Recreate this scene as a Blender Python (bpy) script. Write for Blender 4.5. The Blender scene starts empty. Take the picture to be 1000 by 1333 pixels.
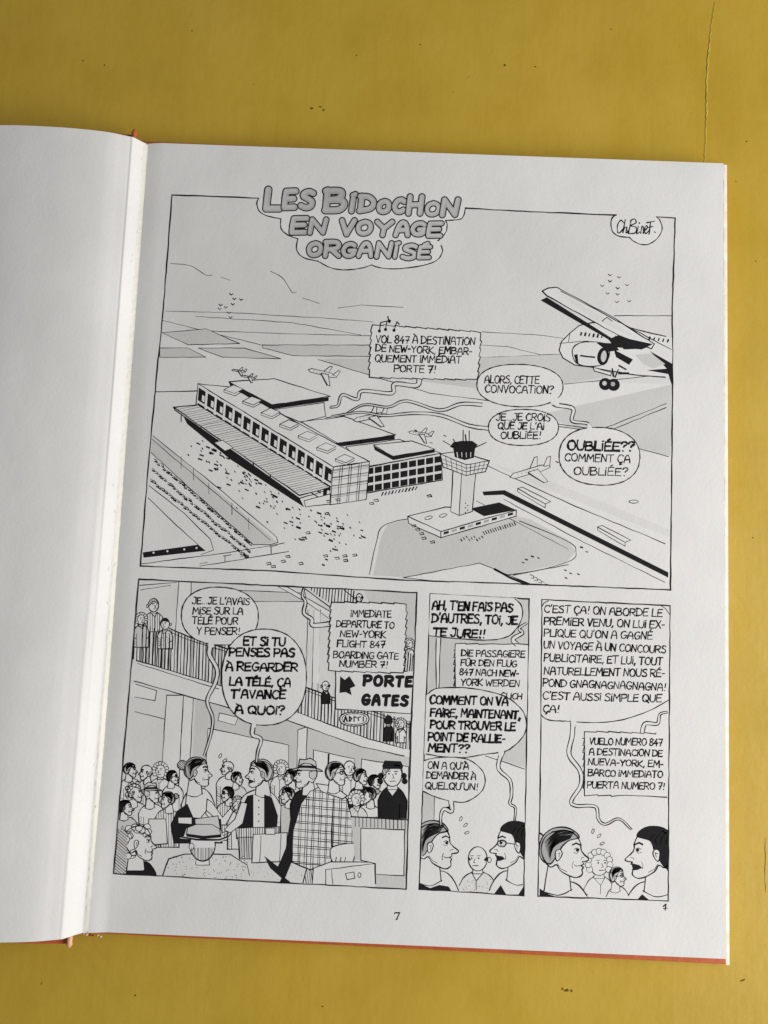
import bpy, math, random
import numpy as np
from mathutils import Matrix, Vector

random.seed(7)
MM = 0.001
T = 7.5                      # height of the open right-hand page above the table (mm)
C = bpy.context.scene.collection

# ------------------------------------------------------------------ camera, world, lamp, exposure
CAM_R = np.array([[0.9992059315518197, 0.03973570429344803, -0.002929190325639605],
                  [0.03922729288896911, -0.9939697349742469, -0.10239817111564278],
                  [-0.006980389979306185, 0.10220195575197707, -0.9947391790797263]])
CAM_C = np.array([96.57425265090747, 117.53731815171516, 286.61288186045243])   # mm, over the page plane
F_PX, IMG_W, IMG_H = 1050.0, 1000.0, 1333.0

cd = bpy.data.cameras.new('camera')
cam = bpy.data.objects.new('camera', cd)
C.objects.link(cam)
cd.sensor_fit = 'VERTICAL'
cd.sensor_height = 24.0
cd.sensor_width = 18.0
cd.lens = 24.0 * F_PX / IMG_H
cd.clip_start = 0.01
cd.clip_end = 50
Rb = CAM_R.T @ np.diag([1, -1, -1])
cam.matrix_world = Matrix.Translation(Vector((CAM_C[0], CAM_C[1], CAM_C[2] + T)) * MM) @ Matrix(Rb.tolist()).to_4x4()
bpy.context.scene.camera = cam

w = bpy.data.worlds.new('World')
bpy.context.scene.world = w
w.use_nodes = True
bg = w.node_tree.nodes['Background']
bg.inputs[0].default_value = (0.93, 0.96, 1.0, 1)
bg.inputs[1].default_value = 0.20

# the window: one large soft lamp low on the right
ld = bpy.data.lights.new('window_light', 'AREA')
ld.shape = 'RECTANGLE'
ld.size, ld.size_y = 0.85, 0.42     # along y, and up the wall
ld.energy = 8.9
ld.color = (1.0, 0.975, 0.94)
lamp = bpy.data.objects.new('window_light', ld)
C.objects.link(lamp)
LPOS = Vector((0.78, 0.02, 0.43))
lamp.location = LPOS
lamp.rotation_euler = (Vector((0.12, 0.15, 0)) - LPOS).to_track_quat('-Z', 'Y').to_euler()

vs = bpy.context.scene.view_settings
vs.view_transform = 'Standard'
vs.look = 'None'
vs.exposure = 0.0
vs.gamma = 1.0
vs.use_curve_mapping = False


# ------------------------------------------------------------------ materials
class NT:
    def __init__(s, name):
        s.m = bpy.data.materials.new(name)
        s.m.use_nodes = True
        s.t = s.m.node_tree
        s.b = s.t.nodes['Principled BSDF']

    def n(s, kind, **kw):
        nd = s.t.nodes.new(kind)
        for k, v in kw.items():
            if k in nd.inputs:
                nd.inputs[k].default_value = v
            else:
                setattr(nd, k, v)
        return nd

    def l(s, a, b):
        s.t.links.new(a, b)

    def noise(s, vec, scale, detail=4, rough=.55):
        nd = s.n('ShaderNodeTexNoise', Scale=scale, Detail=detail, Roughness=rough)
        s.l(vec, nd.inputs['Vector'])
        return nd.outputs['Fac']

    def ramp(s, fac, stops):
        nd = s.n('ShaderNodeValToRGB')
        e = nd.color_ramp.elements
        while len(e) < len(stops):
            e.new(0.5)
        for el, (p, c) in zip(e, stops):
            el.position = p
            el.color = (*c, 1) if len(c) == 3 else c
        s.l(fac, nd.inputs[0])
        return nd.outputs[0]

    def mix(s, fac, a, b, mode='MIX'):
        nd = s.n('ShaderNodeMix', data_type='RGBA', blend_type=mode)
        for i, v in ((0, fac), (6, a), (7, b)):
            if hasattr(v, 'is_linked'):
                s.l(v, nd.inputs[i])
            else:
                nd.inputs[i].default_value = v if i == 0 else (*v, 1)
        return nd.outputs[2]

    def math(s, op, a, b=None, clamp=False):
        nd = s.n('ShaderNodeMath', operation=op, use_clamp=clamp)
        for i, v in enumerate((a, b)):
            if v is None:
                continue
            if hasattr(v, 'is_linked'):
                s.l(v, nd.inputs[i])
            else:
                nd.inputs[i].default_value = v
        return nd.outputs[0]

    def bump(s, h, strength, dist, prev=None):
        nd = s.n('ShaderNodeBump', Strength=strength, Distance=dist)
        s.l(h, nd.inputs['Height'])
        if prev:
            s.l(prev, nd.inputs['Normal'])
        return nd.outputs[0]

    def obj(s, scale=None):
        o = s.n('ShaderNodeTexCoord').outputs['Object']
        if scale:
            mp = s.n('ShaderNodeMapping', Scale=scale)
            s.l(o, mp.inputs[0])
            return mp.outputs[0]
        return o


def paper_mat(name, col, var=.04, spec=.25):
    m = NT(name)
    o = m.obj()
    big = m.noise(o, 22, 3)
    fine = m.noise(o, 900, 4, .7)
    c1 = tuple(v * (1 - var) for v in col)
    c2 = tuple(min(.95, v * (1 + var)) for v in col)
    base = m.ramp(big, [(.3, c1), (.7, c2)])
    base = m.mix(m.ramp(fine, [(.35, (0, 0, 0)), (.7, (.28, .28, .28))]), base, tuple(v * .93 for v in col))
    m.l(base, m.b.inputs['Base Color'])
    m.b.inputs['Roughness'].default_value = .62
    m.b.inputs['Specular IOR Level'].default_value = spec
    b1 = m.bump(m.noise(o, 16, 2), .5, .0035)
    b2 = m.bump(m.noise(o, 120, 3), .22, .0006, b1)
    b3 = m.bump(fine, .32, .00022, b2)
    m.l(b3, m.b.inputs['Normal'])
    return m.m


def ink_mat(name, col, rough=.7, mottle=.25):
    m = NT(name)
    o = m.obj()
    n = m.noise(o, 1400, 3, .7)
    c2 = tuple(min(1, v * (1 + mottle) + .004) for v in col)
    m.l(m.ramp(n, [(.3, col), (.75, c2)]), m.b.inputs['Base Color'])
    m.b.inputs['Roughness'].default_value = rough
    m.b.inputs['Specular IOR Level'].default_value = .1
    b1 = m.bump(m.noise(o, 16, 2), .5, .0035)
    b2 = m.bump(m.noise(o, 120, 3), .22, .0006, b1)
    m.l(b2, m.b.inputs['Normal'])
    return m.m


def cloth_mat(name, c1, c2, rough=.5):
    m = NT(name)
    o = m.obj()
    n = m.noise(o, 260, 5, .65)
    m.l(m.ramp(n, [(.3, c1), (.7, c2)]), m.b.inputs['Base Color'])
    m.b.inputs['Roughness'].default_value = rough
    m.l(m.bump(m.noise(o, 1500, 3), .4, .0002), m.b.inputs['Normal'])
    return m.m


PAPER_COL = (.80, .79, .775)
PAPER = paper_mat('page_paper', PAPER_COL)
TONE1 = paper_mat('printed_pale_grey', (.745, .735, .72), .05)
TONE2 = paper_mat('printed_mid_grey', (.64, .635, .62), .06)
TONE3 = paper_mat('printed_dark_grey', (.44, .44, .435), .06)
BLACK = ink_mat('printing_ink', (.013, .012, .013))
FADED = ink_mat('printing_ink_fine', (.05, .048, .05))
TITLE = paper_mat('mottled_title_grey', (.47, .465, .46), .2)
SHEEN = paper_mat('mottled_title_pale_grey', (.55, .545, .54), .2)
MATS = {'w': 0, '1': 1, '2': 2, '3': 3, 'k': 4, 'g': 5, 't': 6, '4': 7}
MATLIST = [PAPER, TONE1, TONE2, TONE3, BLACK, FADED, TITLE, SHEEN]
ORANGE = cloth_mat('orange_cover_cloth', (.47, .085, .022), (.60, .14, .035))
CREAM = cloth_mat('pale_cream_cloth', (.74, .58, .40), (.86, .80, .70))
GLUE = paper_mat('dried_glue', (.84, .82, .75), .06)


def edge_mat():
    m = NT('page_edges')
    o = m.obj((1, 1, 40))
    n = m.noise(o, 90, 3)
    m.l(m.ramp(n, [(.3, (.55, .52, .46)), (.7, (.80, .78, .72))]), m.b.inputs['Base Color'])
    m.b.inputs['Roughness'].default_value = .8
    return m.m


EDGES = edge_mat()


# ------------------------------------------------------------------ picture point -> point on the page plane (mm)
def P(x, y, zr=0.0):
    d = CAM_R.T @ np.array([(x - IMG_W / 2) / F_PX, (y - IMG_H / 2) / F_PX, 1.0])
    t = (zr - CAM_C[2]) / d[2]
    q = CAM_C + t * d
    return q[0], q[1]


def table_mat():
    m = NT('yellow_paint')
    o = m.obj()
    st = m.obj((1.0, .22, 1.0))
    base = m.ramp(m.noise(o, 5, 4), [(.3, (.50, .322, .024)), (.7, (.545, .36, .034))])
    base = m.mix(m.ramp(m.noise(m.obj((1.0, .5, 1.0)), 34, 6, .65), [(.36, (0, 0, 0)), (.70, (.42, .42, .42))]), base, (.60, .42, .065))
    base = m.mix(m.ramp(m.noise(o, 30, 5, .6), [(.48, (0, 0, 0)), (.78, (.5, .5, .5))]), base, (.43, .27, .016))
    hair_ = m.noise(m.obj((1.0, .05, 1.0)), 300, 3, .6)
    base = m.mix(m.ramp(hair_, [(.55, (0, 0, 0)), (.74, (.10, .10, .10))]), base, (.34, .21, .015))
    # scattered tiny specks
    v = m.n('ShaderNodeTexVoronoi', Scale=42.0, Randomness=1.0)
    m.l(o, v.inputs['Vector'])
    speck = m.math('LESS_THAN', v.outputs['Distance'], .035)
    rnd = m.n('ShaderNodeSeparateColor')
    m.l(v.outputs['Color'], rnd.inputs[0])
    speck = m.math('MULTIPLY', speck, m.math('GREATER_THAN', rnd.outputs[0], .62))
    base = m.mix(m.math('MULTIPLY', speck, .55), base, (.17, .095, .01))
    m.l(base, m.b.inputs['Base Color'])
    m.l(m.ramp(m.noise(o, 40, 4), [(.3, (.36, .36, .36)), (.7, (.5, .5, .5))]), m.b.inputs['Roughness'])
    m.b.inputs['Specular IOR Level'].default_value = .42
    b = m.bump(m.noise(st, 45, 4), .22, .0012)
    b = m.bump(hair_, .2, .00015, b)
    b = m.bump(m.noise(o, 12, 2), .30, .003, b)
    b = m.bump(m.noise(o, 260, 4, .6), .35, .0003, b)
    m.l(b, m.b.inputs['Normal'])
    return m.m


YELLOW = table_mat()
GRIME = ink_mat('grime', (.10, .062, .012), .6, .8)
LIP = ink_mat('chipped_paint_lip', (.60, .44, .09), .5, .2)


# ------------------------------------------------------------------ helpers for solids
def link_mesh(name, verts, faces, mats, parent=None, midx=None, smooth=False):
    me = bpy.data.meshes.new(name)
    me.from_pydata([tuple(c * MM for c in v) for v in verts], [], faces)
    for mm_ in (mats if isinstance(mats, list) else [mats]):
        me.materials.append(mm_)
    if midx is not None:
        me.polygons.foreach_set('material_index', midx)
    if smooth:
        me.polygons.foreach_set('use_smooth', [True] * len(me.polygons))
    me.update()
    o = bpy.data.objects.new(name, me)
    C.objects.link(o)
    if parent:
        o.parent = parent
    return o


def bevel(o, wd, seg=2):
    md = o.modifiers.new('bevel', 'BEVEL')
    md.width = wd * MM
    md.segments = seg
    md.limit_method = 'ANGLE'
    return o


def prism(name, outline, z0, z1, mat, parent=None):
    n = len(outline)
    zz = (lambda z, p: z(p) if callable(z) else z)
    v = [(x, y, zz(z0, (x, y))) for x, y in outline] + [(x, y, zz(z1, (x, y))) for x, y in outline]
    f = [tuple(reversed(range(n))), tuple(range(n, 2 * n))]
    f += [(i, (i + 1) % n, n + (i + 1) % n, n + i) for i in range(n)]
    return link_mesh(name, v, f, mat, parent)


def sheet(name, us, vs_, zf, thick, mat, parent=None, xf=None):
    """a thin solid sheet over the grid us x vs_, top surface zf(u, v)"""
    nu, nv = len(us), len(vs_)
    pos = xf or (lambda u, v: (u, v))
    top, bot = [], []
    for v in vs_:
        for u in us:
            x, y = pos(u, v)
            z = zf(u, v)
            top.append((x, y, z))
            bot.append((x, y, z - thick))
    N = nu * nv
    f = []
    for j in range(nv - 1):
        for i in range(nu - 1):
            a = j * nu + i
            f.append((a, a + 1, a + nu + 1, a + nu))
            f.append((N + a, N + a + nu, N + a + nu + 1, N + a + 1))
    for i in range(nu - 1):
        f.append((i, N + i, N + i + 1, i + 1))
        a = (nv - 1) * nu + i
        f.append((a, a + 1, N + a + 1, N + a))
    for j in range(nv - 1):
        a = j * nu
        f.append((a, a + nu, N + a + nu, N + a))
        a = j * nu + nu - 1
        f.append((a, N + a, N + a + nu, a + nu))
    o = link_mesh(name, top + bot, f, mat, parent, smooth=True)
    md = o.modifiers.new('sharp', 'EDGE_SPLIT')
    md.split_angle = math.radians(50)
    return o


def lerp(tab, x):
    xs = [a for a, _ in tab]
    ys = [b for _, b in tab]
    return float(np.interp(x, xs, ys))


def sstep(a, b, x):
    t = min(1, max(0, (x - a) / (b - a)))
    return t * t * (3 - 2 * t)


# ------------------------------------------------------------------ the table
def rect(x0, y0, x1, y1):
    return [(x0, y0), (x1, y0), (x1, y1), (x0, y1)]


table = prism('table_top', rect(-700, -500, 900, 800), -28, 0, YELLOW)
table['kind'] = 'structure'
table['label'] = 'yellow painted table top, scuffed, under the open book'


def table_ribbon(name, pts, wid, mat, h):
    """a hairline crack or raised paint edge lying on the table, points given where the photo shows them"""
    q = [P(x, y, -T) for x, y in pts]
    v, f = [], []
    for i, (x, y) in enumerate(q):
        a = q[max(0, i - 1)]
        b = q[min(len(q) - 1, i + 1)]
        dx, dy = b[0] - a[0], b[1] - a[1]
        L = math.hypot(dx, dy) or 1
        ww = wid * (0.25 + .75 * math.sin(math.pi * (i + .3) / len(q))) * random.uniform(.6, 1.3) / 2
        nx, ny = -dy / L * ww, dx / L * ww
        v += [(x - nx, y - ny, .004), (x, y, .004 + h), (x + nx, y + ny, .004)]
        if i:
            k = 3 * i
            f += [(k - 3, k, k + 1, k - 2), (k - 2, k + 1, k + 2, k - 1)]
    return link_mesh(name, v, f, mat, table)


crack = []
for i in range(70):
    t = i / 69
    crack.append((930 - 18 * t - 3 * math.sin(t * 5) + random.uniform(-.7, .7), 2 + 212 * t))
table_ribbon('paint_crack', crack, .34, GRIME, .004)
table_ribbon('paint_ridge', [(x + 1.3, y) for x, y in crack], .5, LIP, .10)
table_ribbon('paint_ridge', [(996 + random.uniform(-.5, .5), 1090 + 8 * i) for i in range(10)], .35, GRIME, .004)


def scuff(px, py, r, mat, asp=1.0, ang=0.0):
    cx, cy = P(px, py, -T)
    n = 14
    v = [(cx, cy, .02)]
    for i in range(n):
        a = 2 * math.pi * i / n
        rr = r * random.uniform(.6, 1.25)
        x, y = rr * math.cos(a), rr * asp * math.sin(a)
        v.append((cx + x * math.cos(ang) - y * math.sin(ang), cy + x * math.sin(ang) + y * math.cos(ang), .006))
    link_mesh('scuff_mark', v, [(0, i + 1, (i + 1) % n + 1) for i in range(n)], mat, table)


for a in [(657, 85, .55, GRIME), (697, 87, .5, GRIME, .6), (547, 58, .35, GRIME), (464, 72, .3, GRIME), (795, 38, .5, GRIME, .4),
          (406, 141, .8, GRIME, .5), (417, 139, .8, GRIME, .4), (421, 143, .5, GRIME), (108, 79, .6, GRIME, .4), (136, 85, .4, GRIME),
          (610, 100, .8, GRIME, .12, .9), (972, 184, .35, GRIME), (738, 1289, 1.0, GRIME, .6), (744, 1290, .5, GRIME), (732, 1287, .5, GRIME),
          (54, 1280, .5, GRIME, .3, 1.2), (176, 1296, .35, GRIME), (967, 1276, 1.2, GRIME, .25, .4), (984, 340, .3, GRIME), (958, 236, .4, GRIME, .5),
          (590, 120, .25, GRIME), (250, 40, .3, GRIME), (330, 110, .25, GRIME), (980, 700, .3, GRIME), (420, 1310, .3, GRIME)]:
    scuff(*a)

# ------------------------------------------------------------------ the book
book = bpy.data.objects.new('comic_book', None)
C.objects.link(book)
book['label'] = 'open hardback comic album with orange cover lying on the yellow table'
book['category'] = 'book'

PW, PH = 216.0, 282.75


def zright(u, v):
    t = max(0.0, 1 - u / 7.2)
    lift = 1 - sstep(0, 75, v)                      # the fold rides up a little at the foot
    return T - .95 * t * t * (1 - lift) + lift * 1.0 * sstep(0, 1, t)


LEFT_TOP = [(-240, -4.8), (-215, -4.6), (-180, -3.2), (-140, -.4), (-100, 3.8), (-75, 6.3), (-55, 7.9), (-42, 8.45), (-30, 8.15), (-20, 7.3), (-13, 6.2), (-10, 5.4), (-7.5, 4.5),
            (-5.4, 3.75), (-4.7, 3.5), (-4.25, 3.52), (-3.95, 3.25), (-3.6, 2.85), (-.8, -.4), (-.4, -.75), (0, -.85)]
LEFT_BOT = [(-240, -4.2), (-215, -3.6), (-180, -2.0), (-140, 1.6), (-100, 6.4), (-75, 9.6), (-55, 11.6), (-42, 12.1), (-30, 11.7), (-22, 10.8), (-16, 9.8), (-12.5, 8.9), (-10, 8.0),
            (-8.2, 7.4), (-7.1, 7.0), (-6.6, 6.88), (-6.2, 6.65), (-5.7, 6.1), (-2.4, 2.1), (-1.5, 1.35), (0, 1.0)]


def herm(tab):
    # smooth monotone-ish cubic through a table
    xs = np.array([p[0] for p in tab], float)
    ys = np.array([p[1] for p in tab], float)
    d = np.diff(ys) / np.diff(xs)
    m = np.empty_like(xs)
    m[0], m[-1] = d[0], d[-1]
    m[1:-1] = np.where(d[1:] * d[:-1] > 0, 2 * d[1:] * d[:-1] / (d[1:] + d[:-1] + 1e-12), 0)

    def f(x):
        k = int(min(len(xs) - 2, max(0, np.searchsorted(xs, x) - 1)))
        h = xs[k + 1] - xs[k]
        t = (x - xs[k]) / h
        return float((2 * t ** 3 - 3 * t * t + 1) * ys[k] + (t ** 3 - 2 * t * t + t) * h * m[k] + (3 * t * t - 2 * t ** 3) * ys[k + 1] + (t ** 3 - t * t) * h * m[k + 1])
    return f


H_TOP, H_BOT = herm(LEFT_TOP), herm(LEFT_BOT)


def zleft(u, v):
    k = sstep(-10, 210, v)
    k2 = max(0, min(1, k))
    return T + H_TOP(u) * k2 + H_BOT(u) * (1 - k2) + .10 * math.sin(v / 31 + 1) * min(1, -u / 8)


# cover boards, spine
COVER_Z = 2.5
bx = [(-4.5, -2.6), (219.0, -3.9), (219.2, 285.0), (-4.5, 286.2)]
bevel(prism('back_cover', bx, 0.05, COVER_Z, ORANGE, book), .35)
prism('endpaper', [(3, 1), (213, 1), (213, 280), (3, 280)], COVER_Z, COVER_Z + .12, PAPER, book)
# pale cream strip along the fore-edge of the orange back cover
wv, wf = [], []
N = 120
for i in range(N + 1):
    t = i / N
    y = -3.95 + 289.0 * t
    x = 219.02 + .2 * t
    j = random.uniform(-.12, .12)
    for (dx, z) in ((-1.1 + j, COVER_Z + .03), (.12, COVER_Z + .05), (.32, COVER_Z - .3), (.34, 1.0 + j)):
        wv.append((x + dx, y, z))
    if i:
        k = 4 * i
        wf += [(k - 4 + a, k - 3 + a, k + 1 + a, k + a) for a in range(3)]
link_mesh('pale_edge', wv, wf, CREAM, book, smooth=True)


def hinge_z(v):
    return T - 1.6 + 3.6 * (1 - sstep(-10, 210, v))


# spine: a curved strip standing from the back board up to the left hinge
us = [0, .12, .25, .4, .55, .7, .85, 1.0]
sv, sf = [], []
for j, v in enumerate(np.linspace(-2.2, 285.4, 40)):
    for i, t in enumerate(us):
        x = -4.4 - 5.4 * math.sin(t * math.pi / 2)
        z = .4 + (hinge_z(v) - .4) * t
        sv += [(x, v, z), (x + 1.1, v, z + .2)]
    if j:
        n = 2 * len(us)
        for i in range(len(us) - 1):
            a = (j - 1) * n + 2 * i
            b = a + n
            sf += [(a, a + 2, b + 2, b), (a + 1, b + 1, b + 3, a + 3)]
m_ = 2 * len(us)
for base in (0, 39 * m_):
    for i in range(len(us) - 1):
        a = base + 2 * i
        sf.append((a, a + 1, a + 3, a + 2))
link_mesh('spine', sv, sf, ORANGE, book, smooth=True)


def board_z(p):
    u, v = p
    d = -u - 8
    return hinge_z(v) - .3 + .1 * min(d, 30) * math.exp(-d / 60) - .048 * max(0, d - 12)


bl = []
for v in np.linspace(-3.6, 286.8, 14):
    bl.append((-8.6, v))
for v in np.linspace(286.8, -3.6, 14):
    bl.append((-229, v))


def slab(name, us, vs_, zf, th, mat):
    return sheet(name, us, vs_, zf, th, mat, book)


slab('front_cover', list(np.linspace(-229, -6.6, 30)), list(np.linspace(-3.6, 286.8, 30)), lambda u, v: board_z((u, v)), 2.3, ORANGE)

# the rolled cloth joint between spine and front board: stands out at head and foot
for nm, (y0, y1) in (('head_cap', (283, 288.2)), ('tail_cap', (-4.3, 0.5))):
    v_, f_ = [], []
    n = 10
    for j in range(6):
        y = y0 + (y1 - y0) * j / 5
        r = .95 * (.55 if j in (0, 5) else 1) * random.uniform(.85, 1.1)
        zc = hinge_z(max(0, min(284, y))) + .6
        for i in range(n):
            a = 2 * math.pi * i / n
            v_.append((-5.2 + r * math.cos(a), y, zc + r * math.sin(a)))
        if j:
            f_ += [((j - 1) * n + i, (j - 1) * n + (i + 1) % n, j * n + (i + 1) % n, j * n + i) for i in range(n)]
    f_ += [tuple(reversed(range(n))), tuple(range(5 * n, 6 * n))]
    link_mesh(nm, v_, f_, cloth_mat('rubbed_cover_cloth', (.72, .28, .10), (.85, .52, .30)) if nm == 'tail_cap' else ORANGE, book, smooth=True)

# page blocks
prism('page_block', [(1.2, .5), (PW - .5, .35), (PW - .35, PH - .5), (1.2, PH - .4)], COVER_Z + .14, T - 1.75, EDGES, book)
for k in range(4):
    g = .30 * (k + 1)
    sheet('leaf', list(np.linspace(.6, 8, 9)) + list(np.linspace(12, PW - .12 * k - random.uniform(0, .25), 20)),
          list(np.linspace(.12 * k + random.uniform(0, .2), PH - .15 - random.uniform(0, .2), 24)), lambda u, v, g=g: zright(u, v) - g, .16, PAPER, book)
for k in range(2):
    g = .5 * (k + 1)
    uu = [-226, -190, -150, -110, -80, -60, -40, -28, -18, -12, -9.4]
    sheet('leaf', uu, list(np.linspace(.5, PH - .4, 30)), lambda u, v, g=g: zleft(u, v) - g - .25, .16, PAPER, book)


def edge_wave(u, v):
    return u, v


R_US = [0, .4, .9, 1.5, 2.2, 3, 3.8, 4.7, 5.6, 6.4, 7.2] + list(np.linspace(20, PW, 16))
VS = list(np.linspace(0, PH, 72))
right_page = sheet('right_page', R_US, VS, zright, .14, PAPER, book)
right_page['label'] = 'right-hand page printed with a black and white comic'
L_US = list(np.linspace(-220, -70, 16)) + list(np.linspace(-66, -16, 21)) + list(np.linspace(-15, -.25, 60))


def left_xf(u, v):
    return u, v


left_page = sheet('left_page', L_US, VS, zleft, .16, PAPER, book)
left_page['label'] = 'blank left-hand page bulging up from the fold'

# dried glue and thread ends along the fold
gv, gf = [], []
NG = 520
rg = random.Random(3)
ph = [rg.uniform(0, 6) for _ in range(6)]
for i in range(NG + 1):
    v = .4 + (PH - .8) * i / NG
    wv_ = .18 + .10 * math.sin(v * .5 + ph[0]) + .2 * rg.random()
    h = max(.02, .03 + .09 * math.sin(v * 1.7 + ph[1]) * math.sin(v * .31 + ph[2]) + .14 * rg.random() ** 3)
    zb = zleft(-.7, v)
    zr_ = zright(.5, v)
    gv += [(-.9 - wv_, v, zleft(-.9 - wv_, v) + .02), (-.75 - .5 * wv_, v, zleft(-.75 - .5 * wv_, v) + h), (-.3, v, zb + h * .9),
           (.15, v, zr_ + .5 * h), (.35 + .4 * wv_, v, zright(.6, v) + .02)]
    if i:
        k = 5 * i
        gf += [(k - 5 + a, k - 4 + a, k + 1 + a, k + a) for a in range(4)]
link_mesh('binding_glue', gv, gf, GLUE, book, smooth=True)
for i in range(13):
    v = rg.uniform(2, PH - 2)
    u = -rg.uniform(.3, 2.2)
    L = rg.uniform(.5, 1.6)
    r = rg.uniform(.07, .14)
    a = rg.uniform(-.5, .5) + math.pi / 2
    z = zleft(u, v) + .22
    p0 = (u, v, z)
    p1 = (u + L * math.cos(a), v + L * math.sin(a), zleft(min(-.1, u + L * math.cos(a)), v) + .25)
    dx, dy = -math.sin(a) * r, math.cos(a) * r
    vv = [(p0[0] - dx, p0[1] - dy, p0[2]), (p0[0] + dx, p0[1] + dy, p0[2]), (p1[0] + dx, p1[1] + dy, p1[2]), (p1[0] - dx, p1[1] - dy, p1[2]),
          (p0[0], p0[1], p0[2] + r), (p1[0], p1[1], p1[2] + r)]
    link_mesh('thread_end', vv, [(0, 1, 4), (2, 3, 5), (1, 2, 5, 4), (3, 0, 4, 5)], GLUE, book)
# frayed scraps of lining at the foot of the spine
for px_, py_ in ((109, 1215), (113, 1216.5), (118, 1217), (122, 1218), (127, 1217.5), (131, 1219)):
    x, y = P(px_, py_, -3)
    vv = []
    for i in range(7):
        a = i / 7 * 2 * math.pi
        r = rg.uniform(.3, .75)
        vv.append((x + r * 1.3 * math.cos(a), y + r * .7 * math.sin(a), T - 3 + rg.uniform(-.3, .3)))
    vv += [(x, y, T - 2.4), (x, y, T - 3.6)]
    link_mesh('frayed_lining', vv, [(i, (i + 1) % 7, 7) for i in range(7)] + [((i + 1) % 7, i, 8) for i in range(7)], CREAM if px_ % 2 else ORANGE, book)

# ------------------------------------------------------------------ printing: everything drawn lies on the right-hand page
ZINK = [0.004]
DZ = 0.00025
rj = random.Random(11)


def smooth_pts(pts, closed=False, seg=6):
    n = len(pts)
    out = []
    rng = range(n if closed else n - 1)
    for i in rng:
        if closed:
            p0, p1, p2, p3 = pts[(i - 1) % n], pts[i], pts[(i + 1) % n], pts[(i + 2) % n]
        else:
            p0, p1, p2, p3 = pts[max(0, i - 1)], pts[i], pts[i + 1], pts[min(n - 1, i + 2)]
        for k in range(seg):
            t = k / seg
            t2, t3 = t * t, t * t * t
            out.append(tuple(.5 * (2 * p1[c] + (p2[c] - p0[c]) * t + (2 * p0[c] - 5 * p1[c] + 4 * p2[c] - p3[c]) * t2
                                   + (3 * p1[c] - p0[c] - 3 * p2[c] + p3[c]) * t3) for c in (0, 1)))
    if not closed:
        out.append(tuple(pts[-1]))
    return out


def clip_poly(poly, clip):
    out = list(poly)
    n = len(clip)
    for i in range(n):
        a, b = clip[i], clip[(i + 1) % n]
        ins = lambda p: (b[0] - a[0]) * (p[1] - a[1]) - (b[1] - a[1]) * (p[0] - a[0]) >= 0
        src, out = out, []
        for j in range(len(src)):
            p, q = src[j], src[(j + 1) % len(src)]
            ip, iq = ins(p), ins(q)
            if ip != iq:
                d1 = (b[0] - a[0]) * (p[1] - a[1]) - (b[1] - a[1]) * (p[0] - a[0])
                d2 = (b[0] - a[0]) * (q[1] - a[1]) - (b[1] - a[1]) * (q[0] - a[0])
                t = d1 / (d1 - d2)
                x = (p[0] + t * (q[0] - p[0]), p[1] + t * (q[1] - p[1]))
                if ip:
                    out.append(x)
                else:
                    out += [x, q]
            elif iq:
                out.append(q)
        if not out:
            return []
    return out


def inside(p, poly):
    x, y = p
    c = False
    n = len(poly)
    for i in range(n):
        (x0, y0), (x1, y1) = poly[i], poly[(i + 1) % n]
        if (y0 > y) != (y1 > y) and x < (x1 - x0) * (y - y0) / (y1 - y0) + x0:
            c = not c
    return c


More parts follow.
